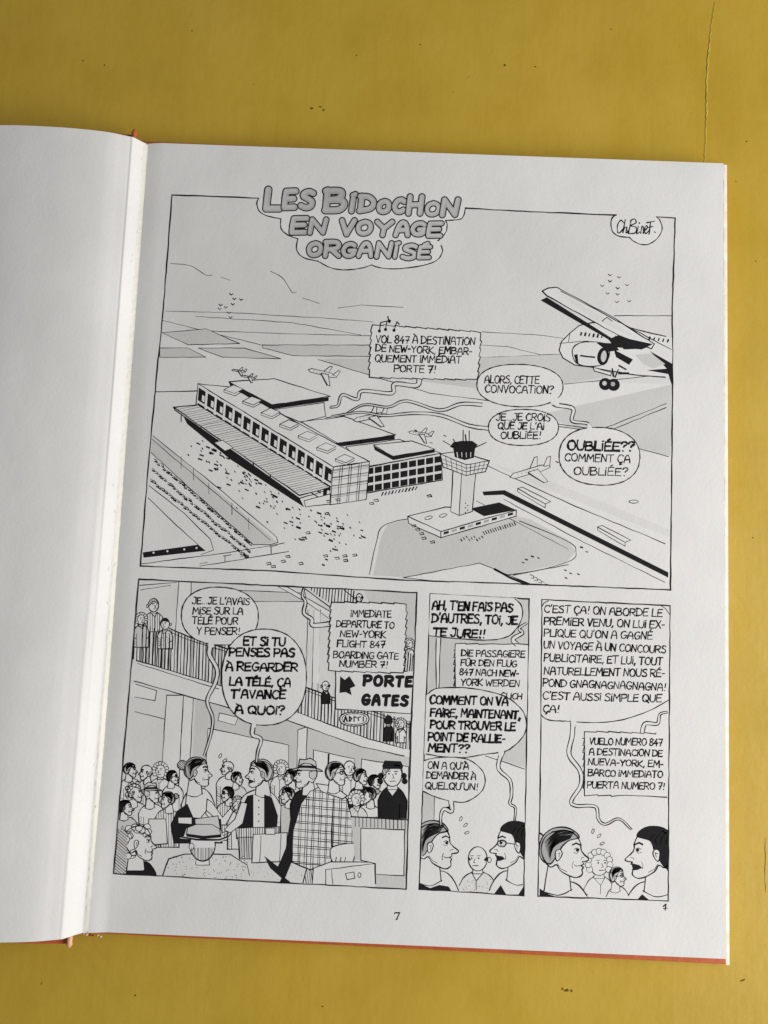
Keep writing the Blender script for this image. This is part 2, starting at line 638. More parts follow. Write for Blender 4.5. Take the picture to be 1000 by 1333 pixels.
class Ink:
    """collects flat printed shapes in picture coordinates and lays them on the page"""

    def __init__(s, clip=None, jit=.35):
        s.v, s.f, s.m = [], [], []
        s.clip, s.jit = clip, jit

    def _add(s, pts, faces, mat, z):
        k = len(s.v)
        for x, y in pts:
            u, v = P(x, y)
            s.v.append((u, v, T + z))
        for f in faces:
            s.f.append(tuple(k + i for i in f))
            s.m.append(MATS[mat])

    def fill(s, pts, mat, smooth=False):
        if smooth:
            pts = smooth_pts(pts, True)
        if s.clip:
            pts = clip_poly(pts, s.clip)
        if len(pts) < 3:
            return
        a = sum(pts[i][0] * pts[(i + 1) % len(pts)][1] - pts[(i + 1) % len(pts)][0] * pts[i][1] for i in range(len(pts)))
        if a > 0:
            pts = pts[::-1]
        if mat != 'k' or abs(a) > 120:
            ZINK[0] += DZ
        s._add(pts, [tuple(range(len(pts)))], mat, ZINK[0] + (DZ * .5 if mat == 'k' else 0))

    def line(s, pts, w=1.3, mat='k', smooth=False, closed=False, taper=False, jit=None):
        if closed and not smooth:
            pts = list(pts) + [pts[0]]
        if smooth:
            pts = smooth_pts(pts, closed)
            if closed:
                pts.append(pts[0])
        j = s.jit if jit is None else jit
        # resample and let the hand shake a little
        q = [pts[0]]
        for a, b in zip(pts, pts[1:]):
            L = math.hypot(b[0] - a[0], b[1] - a[1])
            n = max(1, int(L / 9))
            for k in range(1, n + 1):
                t = k / n
                e = j if k < n else j * .4
                q.append((a[0] + (b[0] - a[0]) * t + rj.uniform(-e, e), a[1] + (b[1] - a[1]) * t + rj.uniform(-e, e)))
        if s.clip:
            run, runs = [], []
            for p in q:
                if inside(p, s.clip):
                    run.append(p)
                elif run:
                    runs.append(run)
                    run = []
            if run:
                runs.append(run)
        else:
            runs = [q]
        for r in runs:
            if len(r) > 1:
                s._ribbon(r, w, mat, taper)

    def _ribbon(s, q, w, mat, taper):
        q2 = [q[0]]
        for p in q[1:]:
            if math.hypot(p[0] - q2[-1][0], p[1] - q2[-1][1]) > .12:
                q2.append(p)
        q = q2
        n = len(q)
        if n < 2:
            return
        pts, faces = [], []
        z = ZINK[0] + DZ * .5
        wob = rj.uniform(0, 6)
        for i in range(n):
            a, b, c = q[max(0, i - 1)], q[i], q[min(n - 1, i + 1)]
            t1 = (b[0] - a[0], b[1] - a[1])
            t2 = (c[0] - b[0], c[1] - b[1])
            l1 = math.hypot(*t1) or 1
            l2 = math.hypot(*t2) or 1
            t1 = (t1[0] / l1, t1[1] / l1) if i else (t2[0] / l2, t2[1] / l2)
            t2 = (t2[0] / l2, t2[1] / l2) if i < n - 1 else t1
            ww = w * (1 + .2 * math.sin(i * .9 + wob) + .14 * math.sin(i * .31 + 2 * wob)) / 2
            if taper:
                ww *= .25 + .75 * math.sin(math.pi * (i + .5) / n)
            tx, ty = t1[0] + t2[0], t1[1] + t2[1]
            L = math.hypot(tx, ty)
            if L < .75:                                     # sharp turn: break the strip into two square-ended pieces
                for (dx, dy), e in ((t1, 1), (t2, -1)):
                    ex, ey = b[0] + dx * ww * .6 * e, b[1] + dy * ww * .6 * e
                    pts += [(ex - dy * ww, ey + dx * ww), (ex + dy * ww, ey - dx * ww)]
                    if e == 1:
                        k = len(pts)
                        if k > 2:
                            faces.append((k - 4, k - 3, k - 1, k - 2))
                continue
            tx, ty = tx / L, ty / L
            cosh = max(.5, tx * t1[0] + ty * t1[1])
            ww /= cosh
            ex, ey = b
            if i == 0:
                ex, ey = ex - tx * ww * .7, ey - ty * ww * .7
            if i == n - 1:
                ex, ey = ex + tx * ww * .7, ey + ty * ww * .7
            pts += [(ex - ty * ww, ey + tx * ww), (ex + ty * ww, ey - tx * ww)]
            k = len(pts)
            if k > 2:
                faces.append((k - 4, k - 3, k - 1, k - 2))
        s._add(pts, faces, mat, z)

    def shape(s, pts, mat='w', w=1.3, smooth=False, lmat='k'):
        s.fill(pts, mat, smooth)
        s.line(pts, w, lmat, smooth, True)

    def dot(s, x, y, r, mat='k', n=7, asp=1.0):
        s.fill([(x + r * math.cos(2 * math.pi * i / n), y + r * asp * math.sin(2 * math.pi * i / n)) for i in range(n)], mat)

    def ell(s, x, y, rx, ry, mat='w', w=1.3, ang=0, n=26, a0=0, a1=360):
        c, sn = math.cos(math.radians(ang)), math.sin(math.radians(ang))
        pts = []
        for i in range(n):
            a = math.radians(a0 + (a1 - a0) * i / (n if a1 - a0 == 360 else n - 1))
            px_, py_ = rx * math.cos(a), ry * math.sin(a)
            pts.append((x + px_ * c - py_ * sn, y + px_ * sn + py_ * c))
        if mat:
            s.fill(pts, mat)
        if w:
            s.line(pts, w, 'k', False, a1 - a0 == 360, jit=.12)
        return pts

    def hatch(s, poly, ang, gap, w=.7, mat='k', jit=.4):
        """parallel pen strokes kept inside a polygon"""
        c, sn = math.cos(math.radians(ang)), math.sin(math.radians(ang))
        rot = [(x * c + y * sn, -x * sn + y * c) for x, y in poly]
        y = min(p[1] for p in rot) + gap * .5
        y1 = max(p[1] for p in rot)
        while y < y1:
            xs = []
            for i in range(len(rot)):
                (xa, ya), (xb, yb) = rot[i], rot[(i + 1) % len(rot)]
                if (ya > y) != (yb > y):
                    xs.append(xa + (y - ya) / (yb - ya) * (xb - xa))
            xs.sort()
            for a, b in zip(xs[::2], xs[1::2]):
                if b - a > 1:
                    yy = y + rj.uniform(-jit, jit)
                    s.line([(a * c - yy * sn, a * sn + yy * c), (b * c - yy * sn, b * sn + yy * c)], w, mat)
            y += gap

    def build(s, name, parent=right_page):
        return link_mesh(name, s.v, s.f, MATLIST, parent, s.m)


# ---- a hand-lettered alphabet drawn with single pen strokes, on a grid 10 high
GLYPHS = {
    'A': (6, '~0,0 .9,6 2.2,9.6 3.9,9.6 5.2,6 6,0;.9,3.9 5.2,4.2'),
    'B': (5.6, '0,0 .1,10;~-.4,9.7 3.9,9.7 4.6,7.6 3.3,5.7 .4,5.2;~.4,5.2 4.5,5 5.6,2.8 4,.3 -.2,.1'),
    'C': (5.4, '~5.5,8.5 4,10 1.6,9 .2,5 1.4,1 3.6,0 5.6,1.5'),
    'D': (5.8, '.2,.1 .2,10;~-.5,9.8 3.4,9.4 5.8,6 4.8,1.8 -.2,.1'),
    'E': (5, '5,9.9 .4,9.7 .1,5 .2,.1 5.1,.3;.2,5.2 4.3,5.4'),
    'F': (4.8, '5.2,10 .3,9.8 .1,0;.2,5.2 4.2,5.4'),
    'G': (5.8, '~5.4,8.7 3.8,10 1.4,9 .1,5 1.2,1 3.4,0 5.3,1.4 5.6,4.2;3.2,4.4 6.1,4.5'),
    'H': (5.6, '.1,0 .2,10;5.4,0 5.6,10;.1,5 5.5,5.3'),
    'I': (.8, '.3,0 .4,7.2;.3,9.4 .7,10'),
    'J': (4.4, '1.2,9.8 4.4,10;~3.9,9.9 4.1,4 3.2,.6 1.4,0 0,1.8'),
    'K': (5.2, '.1,0 .2,10;5,10 .3,4.6 5.4,0'),
    'L': (4.4, '.3,10 .1,.2 4.7,.2'),
    'M': (7, '.1,0 .9,10 3.6,4 6.2,10 7,0'),
    'N': (5.4, '.1,0 .4,10 4.8,.2 5.4,10'),
    'O': (6, '~3.2,10 .9,8.6 .1,5 1,1.2 3,0 5.2,1.4 6,5 5,8.8 2.9,10'),
    'P': (5, '.1,0 .2,10;~-.3,9.8 3.8,9.8 5.2,7.6 4,5 .2,4.4'),
    'Q': (6.2, '~3.2,10 .9,8.6 .1,5 1,1.2 3,0 5.2,1.4 6,5 5,8.8 2.9,10;3.4,2.6 6.4,-1'),
    'R': (5.4, '.1,0 .2,10;~-.3,9.8 3.8,9.8 5.1,7.6 4,5.2 .2,4.6;2.2,4.6 5.5,0'),
    'S': (5, '~5,9 3.2,10 1,9 .8,7 3,5.4 4.8,3.6 4.4,.9 2.2,0 0,1.2'),
    'T': (5.4, '-.2,9.8 5.6,10;2.7,9.9 2.5,0'),
    'U': (5.4, '~.1,10 .1,3 1.4,.2 3.2,0 4.8,1.2 5.2,4 5.4,10'),
    'V': (5, '0,10 2.4,0 5,10'),
    'W': (7.2, '0,10 1.6,0 3.6,7 5.4,0 7.2,10'),
    'X': (5.2, '0,0 5.2,10;.2,10 5.2,0'),
    'Y': (5.2, '0,10 2.6,5 5.2,10;2.6,5 2.4,0'),
    '1': (2.2, '.2,7.6 1.8,10 1.8,0'),
    '4': (5, '3.4,10 0,3.6 5,3.8;3.6,6 3.4,0'),
    '7': (4.8, '0,9.6 4.7,10 2,0;.9,4.6 4.5,5'),
    '8': (4.8, '~4.6,8.6 2.6,10 .8,8.6 1.2,6.4 4.4,3.8 4.6,1.2 2.4,0 .4,1.4 .8,3.8 4,6.4 4.5,8.4'),
    '.': (.8, '.2,.2 .5,.5'), ',': (1.2, '.9,.9 .1,-1.8'), '!': (2.0, '1.5,10 1.2,4.6;1,.1 1.1,.5'),
    '?': (4.4, '~0,8.2 1.4,10 3.6,9.8 4.4,7.6 2.6,5.8 2,4.4;1.5,.0 1.6,.3'), '-': (2.8, '.1,4.5 2.7,4.8'), "'": (.9, '.8,10.8 .2,8.4'),
    '_': (6.0, '.4,.4 .6,.6;2.8,.4 3,.6;5.2,.4 5.4,.6'),
}
ACC = {'É': ('E', '2,11.4 3.6,12.8'), 'À': ('A', '.6,12.4 2.2,11.2'), 'Ç': ('C', '3.4,0 3.1,-1.2 4.2,-2 2.6,-2.8'), 'Ü': ('U', '1.4,11.6 1.6,12.1;3.6,11.7 3.8,12.2'),
       'Ï': ('I', '-.8,9.4 -.5,10')}


def glyph(ch):
    if ch in ACC:
        b, ex = ACC[ch]
        w_, s_ = GLYPHS[b]
        return w_, s_ + ';' + ex
    return GLYPHS[ch]


def strokes(spec):
    for part in spec.split(';'):
        sm = part.startswith('~')
        pts = [tuple(float(c) for c in t.split(',')) for t in part.lstrip('~').split()]
        yield smooth_pts(pts, False, 4) if sm else pts


def letters(ink, text, a, b, h, w=1.65, slant=.05):
    """one line of lettering from baseline point a to baseline point b"""
    h *= .88 if w < 2.2 else .84
    GAP, SP = 1.35, 2.9
    tot = 0
    for ch in text:
        tot += SP if ch == ' ' else glyph(ch)[0] + GAP
    tot -= GAP
    L = math.hypot(b[0] - a[0], b[1] - a[1])
    sx = L / tot
    dx, dy = (b[0] - a[0]) / L, (b[1] - a[1]) / L
    sy = h / 10
    x = 0
    for ch in text:
        if ch == ' ':
            x += SP
            continue
        gw, spec = glyph(ch)
        jy, js, jr = rj.uniform(-.35, .35), rj.uniform(.94, 1.07), rj.uniform(-.05, .05)
        for st in strokes(spec):
            q = []
            for gx, gy in st:
                gy2 = gy * js + jy + gx * jr
                gx2 = (x + gx + rj.uniform(-.12, .12)) * sx + gy2 * sy * slant
                yy = gy2 * sy
                q.append((a[0] + gx2 * dx + yy * dy, a[1] + gx2 * dy - yy * dx))
            ink.line(q, w * rj.uniform(.88, 1.12), 'k', jit=.08)
        x += gw + GAP


# ---- filled fat strokes (bubble lettering, block capitals) as one clean sheet per letter
def fat(ink, segs, r, mat, cell=.55):
    pts = [p for s_ in segs for p in s_]
    x0, x1 = min(p[0] for p in pts) - r - 1, max(p[0] for p in pts) + r + 1
    y0, y1 = min(p[1] for p in pts) - r - 1, max(p[1] for p in pts) + r + 1
    nx, ny = int((x1 - x0) / cell) + 2, int((y1 - y0) / cell) + 2
    X, Y = np.meshgrid(x0 + np.arange(nx) * cell, y0 + np.arange(ny) * cell)
    D = np.full(X.shape, 1e9)
    for s_ in segs:
        for (ax, ay), (bx_, by) in zip(s_, s_[1:]):
            ex, ey = bx_ - ax, by - ay
            L2 = ex * ex + ey * ey or 1e-9
            t = np.clip(((X - ax) * ex + (Y - ay) * ey) / L2, 0, 1)
            D = np.minimum(D, np.hypot(X - ax - t * ex, Y - ay - t * ey))
    F = r - D
    if mat != 'k':
        ZINK[0] += DZ
    pv, pf, cache = [], [], {}

    def vid(key, p):
        if key not in cache:
            cache[key] = len(pv)
            pv.append(p)
        return cache[key]

    for j in range(ny - 1):
        for i in range(nx - 1):
            c = [(i, j), (i + 1, j), (i + 1, j + 1), (i, j + 1)]
            f = [F[q[1], q[0]] for q in c]
            if max(f) <= 0:
                continue
            poly = []
            for k in range(4):
                p, q = c[k], c[(k + 1) % 4]
                fp, fq = f[k], f[(k + 1) % 4]
                if fp > 0:
                    poly.append(vid(p, (X[p[1], p[0]], Y[p[1], p[0]])))
                if (fp > 0) != (fq > 0):
                    t = fp / (fp - fq)
                    key = (min(p, q), max(p, q))
                    poly.append(vid(key, (X[p[1], p[0]] + t * (X[q[1], q[0]] - X[p[1], p[0]]), Y[p[1], p[0]] + t * (Y[q[1], q[0]] - Y[p[1], p[0]]))))
            if len(poly) >= 3:
                pf.append(tuple(reversed(poly)))
    ink._add(pv, pf, mat, ZINK[0] + (DZ * .5 if mat == 'k' else 0))


def fat_letter(ink, ch, x0, x1, y0, y1, r, edge, mat='2', slant=.12):
    gw, spec = glyph(ch)
    base = GLYPHS[ACC[ch][0]] if ch in ACC else None
    segs = []
    for st in strokes(spec):
        segs.append([((x0 + r) + gx / gw * (x1 - x0 - 2 * r) + (gy - 5) * slant * .9, (y1 - r) - gy / 10 * (y1 - y0 - 2 * r)) for gx, gy in st])
    if edge:
        fat(ink, segs, r + edge / 2, 'k')
        fat(ink, segs, r - edge / 2, mat)
        fat(ink, [[(px_ - .7, py_ - .9) for px_, py_ in s_] for s_ in segs], r * .42, '4')
    else:
        fat(ink, segs, r, mat)


# =================================================================== PANEL 1 : airport from the air
p1 = [(224, 254), (879, 284), (876, 440), (873, 768), (520, 755), (183, 737)]
a = Ink(clip=p1)
sky = [(224, 254), (879, 284), (876, 462), (620, 442), (400, 424), (213, 408)]
a.fill(sky, '1')
# horizon and far fields
a.fill([(213, 408), (400, 424), (620, 442), (876, 462), (876, 500), (700, 496), (480, 474), (330, 455), (209, 438)], '1')
for q in ([(216, 405), (300, 407), (420, 414), (486, 419)], [(255, 412), (380, 420), (470, 436)], [(211, 417), (260, 429), (340, 449), (366, 457)],
          [(250, 430), (360, 434), (482, 437)], [(628, 432), (700, 436), (740, 441)], [(626, 449), (660, 451), (704, 462), (735, 461)], [(624, 466), (735, 461)]):
    a.line(q, .8, 'g')
a.line([(800, 411), (875, 411)], .9)
# taxi-way islands
for q in ([(211, 433), (268, 428), (312, 447), (245, 449)], [(342, 449), (482, 449), (482, 464), (382, 463), (342, 453)], [(208, 453), (245, 453), (268, 465), (208, 465)],
          [(258, 453), (318, 453), (366, 467), (290, 465)]):
    a.fill(q, '2', False)
    a.line(q, .9, 'k', False, True)
a.fill([(414, 468), (482, 488), (640, 508), (735, 500), (876, 475), (876, 462), (735, 461), (620, 466), (482, 466)], '2')
a.line([(414, 468), (560, 512), (640, 522)], .9)
a.line([(735, 500), (800, 494), (876, 487)], .9)
a.fill([(700, 540), (876, 500), (876, 594), (830, 586), (760, 560)], '2')
a.line([(700, 548), (780, 560), (876, 522)], 1)
a.line([(706, 553), (790, 562), (876, 527)], 1)
a.line([(832, 584), (880, 597)], 1)
a.line([(203, 510), (256, 509)], 1.2)
# clouds, birds
a.line([(222, 343), (248, 346), (268, 358), (276, 358)], .8, 'g', True)
a.line([(288, 361), (300, 365)], .7, 'g')
a.line([(352, 353), (368, 362), (380, 380), (386, 380)], .9, 'g', True)
a.line([(394, 388), (416, 395)], .8, 'g')
a.line([(440, 401), (470, 397), (525, 400)], .8, 'g')
for x, y in ((301, 383), (305, 389), (314, 390), (287, 397), (294, 400), (303, 396), (286, 402), (298, 407), (300, 413), (794, 358), (806, 361), (794, 366), (784, 372), (804, 375),
             (816, 371), (791, 382), (804, 383), (803, 393), (819, 392)):
    a.line([(x - 2, y - 1), (x, y + 1), (x + 2.4, y - .6)], 1.1)


def quad(o, u, v, s0, s1, t0, t1):
    f = lambda s_, t_: (o[0] + u[0] * s_ + v[0] * t_, o[1] + u[1] * s_ + v[1] * t_)
    return [f(s0, t0), f(s1, t0), f(s1, t1), f(s0, t1)]


# car parks at left
a.fill([(199, 568), (204, 570), (361, 706), (330, 710), (196, 590)], '2')
a.line([(199, 567), (280, 632), (360, 699), (362, 706), (352, 709)], 1)
a.line([(198, 572), (276, 638), (352, 703)], .9)
a.line([(197, 589), (250, 638), (330, 709), (352, 709)], 1)
a.line([(194, 632), (240, 668), (274, 702), (278, 716), (262, 722)], 1)
a.line([(193, 648), (230, 684), (258, 709)], 1)
for r_ in range(3):
    for i in range(34):
        t = i / 33
        x = 198 + 128 * t - r_ * 3 + rj.uniform(-1, 1)
        y = 597 + 112 * t + r_ * (8 + 5 * (1 - t)) + rj.uniform(-1, 1)
        if x < 199 - r_ * 3:
            continue
        a.line([(x, y), (x + 2.6, y + 1.6)], 2.0 if (i + r_) % 3 else 1.3)
        a.line([(x - 1, y - 3), (x + 2, y - 1.4), (x + 3, y + .6)], .9)
a.fill([(186, 719), (258, 709), (268, 717), (187, 726)], 'k')
for x in (200, 218, 240, 256):
    a.dot(x, 721 - (x - 186) * .11, 1.4, 'w')
a.line([(184, 734), (300, 719), (370, 707)], 1)
a.line([(260, 737), (376, 718)], 1)
for x, y in ((236, 594), (252, 610), (272, 628), (302, 655), (324, 674)):
    a.line([(x, y), (x, y + 15)], .8)
for x, y in ((262, 734), (293, 724), (353, 712)):
    a.line([(x, y), (x, y + 8)], 1)
    a.line([(x - 2, y), (x + 8, y - 2)], .8)
# the apron to the right: curb, runway strip, huts
a.fill([(486, 749), (496, 700), (505, 682), (540, 674), (640, 664), (690, 676), (738, 702), (750, 718), (736, 733), (664, 748), (620, 757)], '2', False)
a.line([(481, 748), (490, 706), (500, 684), (540, 674), (600, 668)], 1, 'k', True)
a.line([(676, 678), (738, 704), (750, 718), (738, 732), (664, 748), (525, 752)], 1, 'k', True)
a.shape([(525, 752), (624, 733), (690, 760), (640, 765)], 'w', 1)
a.line([(644, 741), (664, 752), (686, 760)], 3)
a.line([(668, 749), (740, 735)], 1)
for k in range(5):
    x, y = 690 + k * 5, 748 + k * 3
    a.line([(x, y), (x + 4, y + 1), (x + 5, y + 5), (x + 1, y + 4)], .9)
a.line([(634, 606), (740, 655), (874, 711)], 1.1)
a.fill([(640, 604), (700, 632), (873, 700), (873, 690), (780, 652), (700, 620)], '1')
a.fill([(628, 640), (657, 638), (874, 747), (874, 754), (655, 644), (630, 645)], 'k')
a.line([(656, 650), (760, 706), (874, 762)], .9)
a.line([(620, 652), (740, 715)], .8, 'g')
for o in ((674, 636), (778, 686)):
    a.shape([(o[0], o[1]), (o[0] + 6, o[1] - 2), (o[0] + 43, o[1] + 17), (o[0] + 36, o[1] + 20)], 'w', 1)
    a.line([(o[0], o[1]), (o[0], o[1] + 4), (o[0] + 36, o[1] + 25), (o[0] + 36, o[1] + 20)], .9)
a.ell(825, 653, 6, 2, 'w', 1)

# --- the long terminal block
O = (430, 657)                       # foot of the near corner
U = (-176, -112)                     # along the building
V = (47, -7)                         # along the short end
H1 = (4, -49)
top = lambda p, k=1: (p[0] + H1[0] * k, p[1] + H1[1] * k)
A1 = (O[0] + U[0], O[1] + U[1])
A2 = (O[0] + V[0], O[1] + V[1])
A3 = (A1[0] + V[0], A1[1] + V[1])
roofc = [top(O), top(A2), (301, 504), top(A1, .93)]
# rear hall behind it
a.shape([(298, 497), (357, 493), (430, 516), (354, 527)], 'w', 1.2)
a.fill([(298, 497), (354, 527), (354, 533), (300, 503)], 'k')
a.fill([(354, 527), (428, 517), (428, 522), (354, 533)], 'k')
for x in (372, 392, 412):
    a.line([(x, 524), (x, 532)], 1.2, 'w')
a.shape([(354, 534), (422, 524), (424, 542), (392, 550)], 'w', 1)
# middle halls to the right
a.shape([(392, 549), (448, 542), (515, 566), (440, 577)], 'w', 1.1)
a.fill([(434, 577), (514, 566), (514, 572), (446, 581)], 'k')
for x in (455, 470, 486, 501):
    a.line([(x, 574), (x, 580)], 1, 'w')
a.shape([(450, 582), (520, 572), (574, 590), (479, 607)], 'w', 1.1)
a.shape([(486, 579), (536, 574), (566, 585), (512, 594)], 'w', 1.1)
a.fill([(486, 580), (512, 594), (566, 585), (566, 589), (512, 599), (488, 586)], 'k')
# right wing facade: dark glazing in bays
WO, WU, WH = (476, 642), (100, -17), (0, -34)
a.shape([WO, (576, 625), (574, 590), (478, 608)], 'w', 1.2)
for i in range(9):
    for j in range(3):
        q = quad(WO, WU, WH, (i + .08) / 9, (i + .92) / 9, (j + .1) / 3, (j + .82) / 3)
        a.fill(q, 'k')
a.line([(476, 642), (576, 625)], 1.3)
for i in range(11):
    x, y = 497 + i * 4.4, 645 - i * .75
    a.line([(x, y), (x + 2, y - 4)], 1.5)
# long block itself
a.shape(roofc, 'w', 1.3)
for k in range(7):
    t = .06 + k * .137
    cx_, cy_ = top(O)
    bx_, by_ = cx_ + U[0] * t + 22, cy_ + U[1] * t * .98 - 3
    a.shape([(bx_ - 9, by_ - 1), (bx_ + 3, by_ - 7), (bx_ + 16, by_ - 2), (bx_ + 5, by_ + 4)], 'w', .9)
    a.line([(bx_ - 9, by_ - 1), (bx_ - 9, by_ + 2), (bx_ + 5, by_ + 7), (bx_ + 16, by_ + 1)], .9)
face = [O, top(O), top(A1, .93), A1]
a.shape(face, 'w', 1.2)
NB = 15
for i in range(NB):
    for j in range(2):
        s0, s1 = (i + .1) / NB, (i + .86) / NB
        hh = lambda s_, t_: (O[0] + U[0] * s_ + H1[0] * t_ * (1 - .07 * s_), O[1] + U[1] * s_ + H1[1] * t_ * (1 - .07 * s_))
        t0, t1 = .12 + j * .43, .48 + j * .43
        a.fill([hh(s0, t0), hh(s1, t0), hh(s1, t1), hh(s0, t1)], 'k')
        sm = s0 + (s1 - s0) * .45
        a.fill([hh(s0 + .004, t0 + .05), hh(sm, t0 + .05), hh(sm, t0 + .22), hh(s0 + .004, t0 + .22)], 'w')
end = [O, A2, top(A2), top(O)]
a.shape(end, 'w', 1.2)
for k in (.2, .45, .72):
    q = quad(O, V, H1, k, k + .06, 0, 1)
    a.line([q[0], q[3]], .9)
    a.line([q[1], q[2]], .8)
for k in (.25, .5, .72, .92):
    q = quad(O, V, H1, 0, 1, k, k + .04)
    a.line([q[0], q[1]], .8)
    a.hatch(quad(O, V, H1, 0, 1, k - .1, k), -8, 2.4, .5, 'g')
# entrance canopy running along the front
can = [(226, 530), (258, 527), (430, 634), (390, 645)]
a.fill([(238, 540), (390, 648), (396, 660), (380, 650), (300, 598), (244, 552)], 'k')
a.shape(can, '1', 1.3)
a.hatch(can, -12, 3.0, .55, 'g')
a.line([(226, 530), (228, 534), (390, 649), (430, 637)], 1.1)
a.shape([(396, 652), (430, 643), (430, 656), (398, 660)], 'w', 1)
for x, y in ((236, 541), (262, 556), (284, 570), (330, 603), (352, 618)):
    a.line([(x, y), (x, y + 8)], 1.3)
a.shape([(279, 576), (290, 573), (304, 583), (293, 587)], 'w', 1)
# control tower
a.shape([(531, 672), (580, 660), (672, 664), (574, 692)], 'w', 1.2)
a.shape([(531, 672), (574, 692), (574, 700), (532, 681)], 'w', 1.2)
a.shape([(574, 692), (672, 664), (672, 672), (574, 700)], 'w', 1.2)
a.fill([(612, 662), (650, 654), (672, 664), (630, 672)], 'k')
for i in range(9):
    q = quad((576, 698), (94, -27), (0, -6), (i + .15) / 9, (i + .8) / 9, .25, .8)
    a.fill(q, '3' if i % 2 else 'k')
a.ell(558, 674, 5, 2, 'w', .9, -15)
a.ell(577, 671, 5, 2, 'w', .9, -15)
a.shape([(590, 612), (620, 608), (615, 666), (598, 671), (587, 666)], 'w', 1.3)
a.fill([(603, 612), (618, 609), (614, 665), (598, 670)], '1')
a.line([(601, 612), (598, 670)], 1)
for k in range(5):
    a.dot(606 + (k % 2) * 3, 655 + k * 3, .9)
a.shape([(573, 591), (596, 588), (637, 600), (632, 614), (607, 619), (577, 608)], 'w', 1.2)
a.line([(573, 591), (607, 605), (637, 600)], 1.1)
a.line([(607, 605), (607, 619)], 1)
for k in (.33, .66):
    a.line([(573 + 2 * k, 591 + 17 * k), (607, 605 + 14 * k), (637 - 5 * k, 600 + 14 * k)], .8)
for k in range(1, 5):
    a.line([(573 + 7 * k, 591 + 3 * k), (576 + 6.4 * k, 607 + 2.4 * k)], .8)
    a.line([(607 + 6 * k, 605 - k), (607 + 5 * k, 618 - k)], .8)
a.fill([(590, 582), (619, 581), (617, 596), (605, 599), (592, 595)], 'k')
a.fill([(586, 582), (590, 576), (600, 574), (615, 574), (622, 579), (618, 584), (604, 587)], 'k')
for k in range(4):
    a.line([(595 + 6 * k, 589), (596 + 5.6 * k, 595)], .9, 'w')
for q in ([(592, 583), (577, 574)], [(596, 580), (590, 572)], [(618, 583), (633, 576)], [(603, 576), (603, 560)], [(611, 575), (611, 561)], [(607, 575), (606, 566)]):
    a.line(q, 1.3)
# parked aircraft (tiny)


def jet(x, y, s_, ang, dark=False):
    c, sn = math.cos(math.radians(ang)), math.sin(math.radians(ang))
    f = lambda p: (x + s_ * (p[0] * c - p[1] * sn), y + s_ * (p[0] * sn + p[1] * c))
    body = [(-10, 0), (-8, -1.4), (6, -1.5), (10, -.4), (10, .6), (6, 1.3), (-8, 1.2)]
    wing = [(-1, 0), (5, 7), (7, 7), (4, 0)]
    wing2 = [(0, -1), (4, -6), (5.4, -6), (4, -1)]
    tail = [(7, -.6), (10, -4.4), (11.6, -4.4), (10, -.2)]
    for sh in (wing2, body, wing, tail):
        a.shape([f(p) for p in sh], 'w', .9)
    a.line([f((-1, .4)), f((5, 7))], 1.6)
    for k in range(6):
        q = f((-6 + 2 * k, -.3))
        a.dot(q[0], q[1], .6)


jet(311, 483, .9, 8)
jet(324, 491, .9, 12)
jet(420, 486, 1.9, 14)
jet(482, 543, 2.2, -12)
jet(547, 565, 1.5, 10)
jet(690, 614, 2.7, -16)
for x, y in ((578, 567), (540, 560), (560, 576), (724, 601), (729, 606), (736, 610)):
    a.line([(x, y), (x + 3, y + 1)], 1.2)
# people and cars as specks
for i in range(260):
    t = rj.random()
    x = 262 + 190 * t + rj.gauss(0, 13)
    y = 566 + 118 * t + rj.gauss(0, 17) + 14
    if inside((x, y), [(240, 556), (392, 662), (470, 668), (480, 735), (390, 730), (206, 575)]):
        if rj.random() < .25:
            a.line([(x, y), (x + 4, y + 1.6)], 2.2)
        else:
            a.line([(x, y), (x + 1.2, y + 1.6)], 1.2)
for x, y in ((425, 652), (437, 650), (423, 668), (393, 700), (398, 693), (441, 686), (436, 726), (447, 729), (446, 723), (459, 722), (421, 723), (481, 655), (487, 651), (556, 645), (366, 730), (353, 737),
             (347, 733), (372, 724), (389, 733), (318, 724), (313, 722), (560, 705), (549, 700), (536, 684), (541, 689), (546, 694)):
    a.line([(x, y), (x + 5, y - 1), (x + 6, y + 1.6), (x + 1, y + 2)], 1.1)
for i in range(14):
    a.line([(629 + i * 3.1, 692 - i * .95), (631 + i * 3.1, 696 - i * .95)], 1.2)
    if i < 9:
        a.line([(600 + i * 3.4, 702 - (i % 3) * 2), (601.5 + i * 3.4, 704 - (i % 3) * 2)], 1.3)
for x, y in ((684, 728), (692, 724), (700, 726), (680, 732), (735, 742), (742, 746), (752, 747), (736, 752), (756, 712), (763, 718), (470, 690), (468, 700), (420, 735), (424, 728)):
    a.line([(x, y), (x + 2.4, y + .8)], 1.6)

# --- the airliner coming in, upper right
body = [(876, 440), (840, 432), (800, 421), (772, 420), (754, 424), (742, 434), (731, 445), (728, 456), (733, 466), (748, 475), (780, 480), (826, 488), (876, 492)]
a.fill(body, 'w')
a.line(body, 1.4)
a.line([(742, 434), (740, 446), (729, 447)], .9)
a.line([(741, 446), (766, 444)], .9)
for k in range(6):
    a.line([(757 + 5.4 * k, 433 + .7 * k), (756 + 5.4 * k, 436 + .7 * k)], 2)
for k in range(5):
    a.line([(846 + 6 * k, 439 + .8 * k), (845 + 6 * k, 442 + .8 * k)], 1.9)
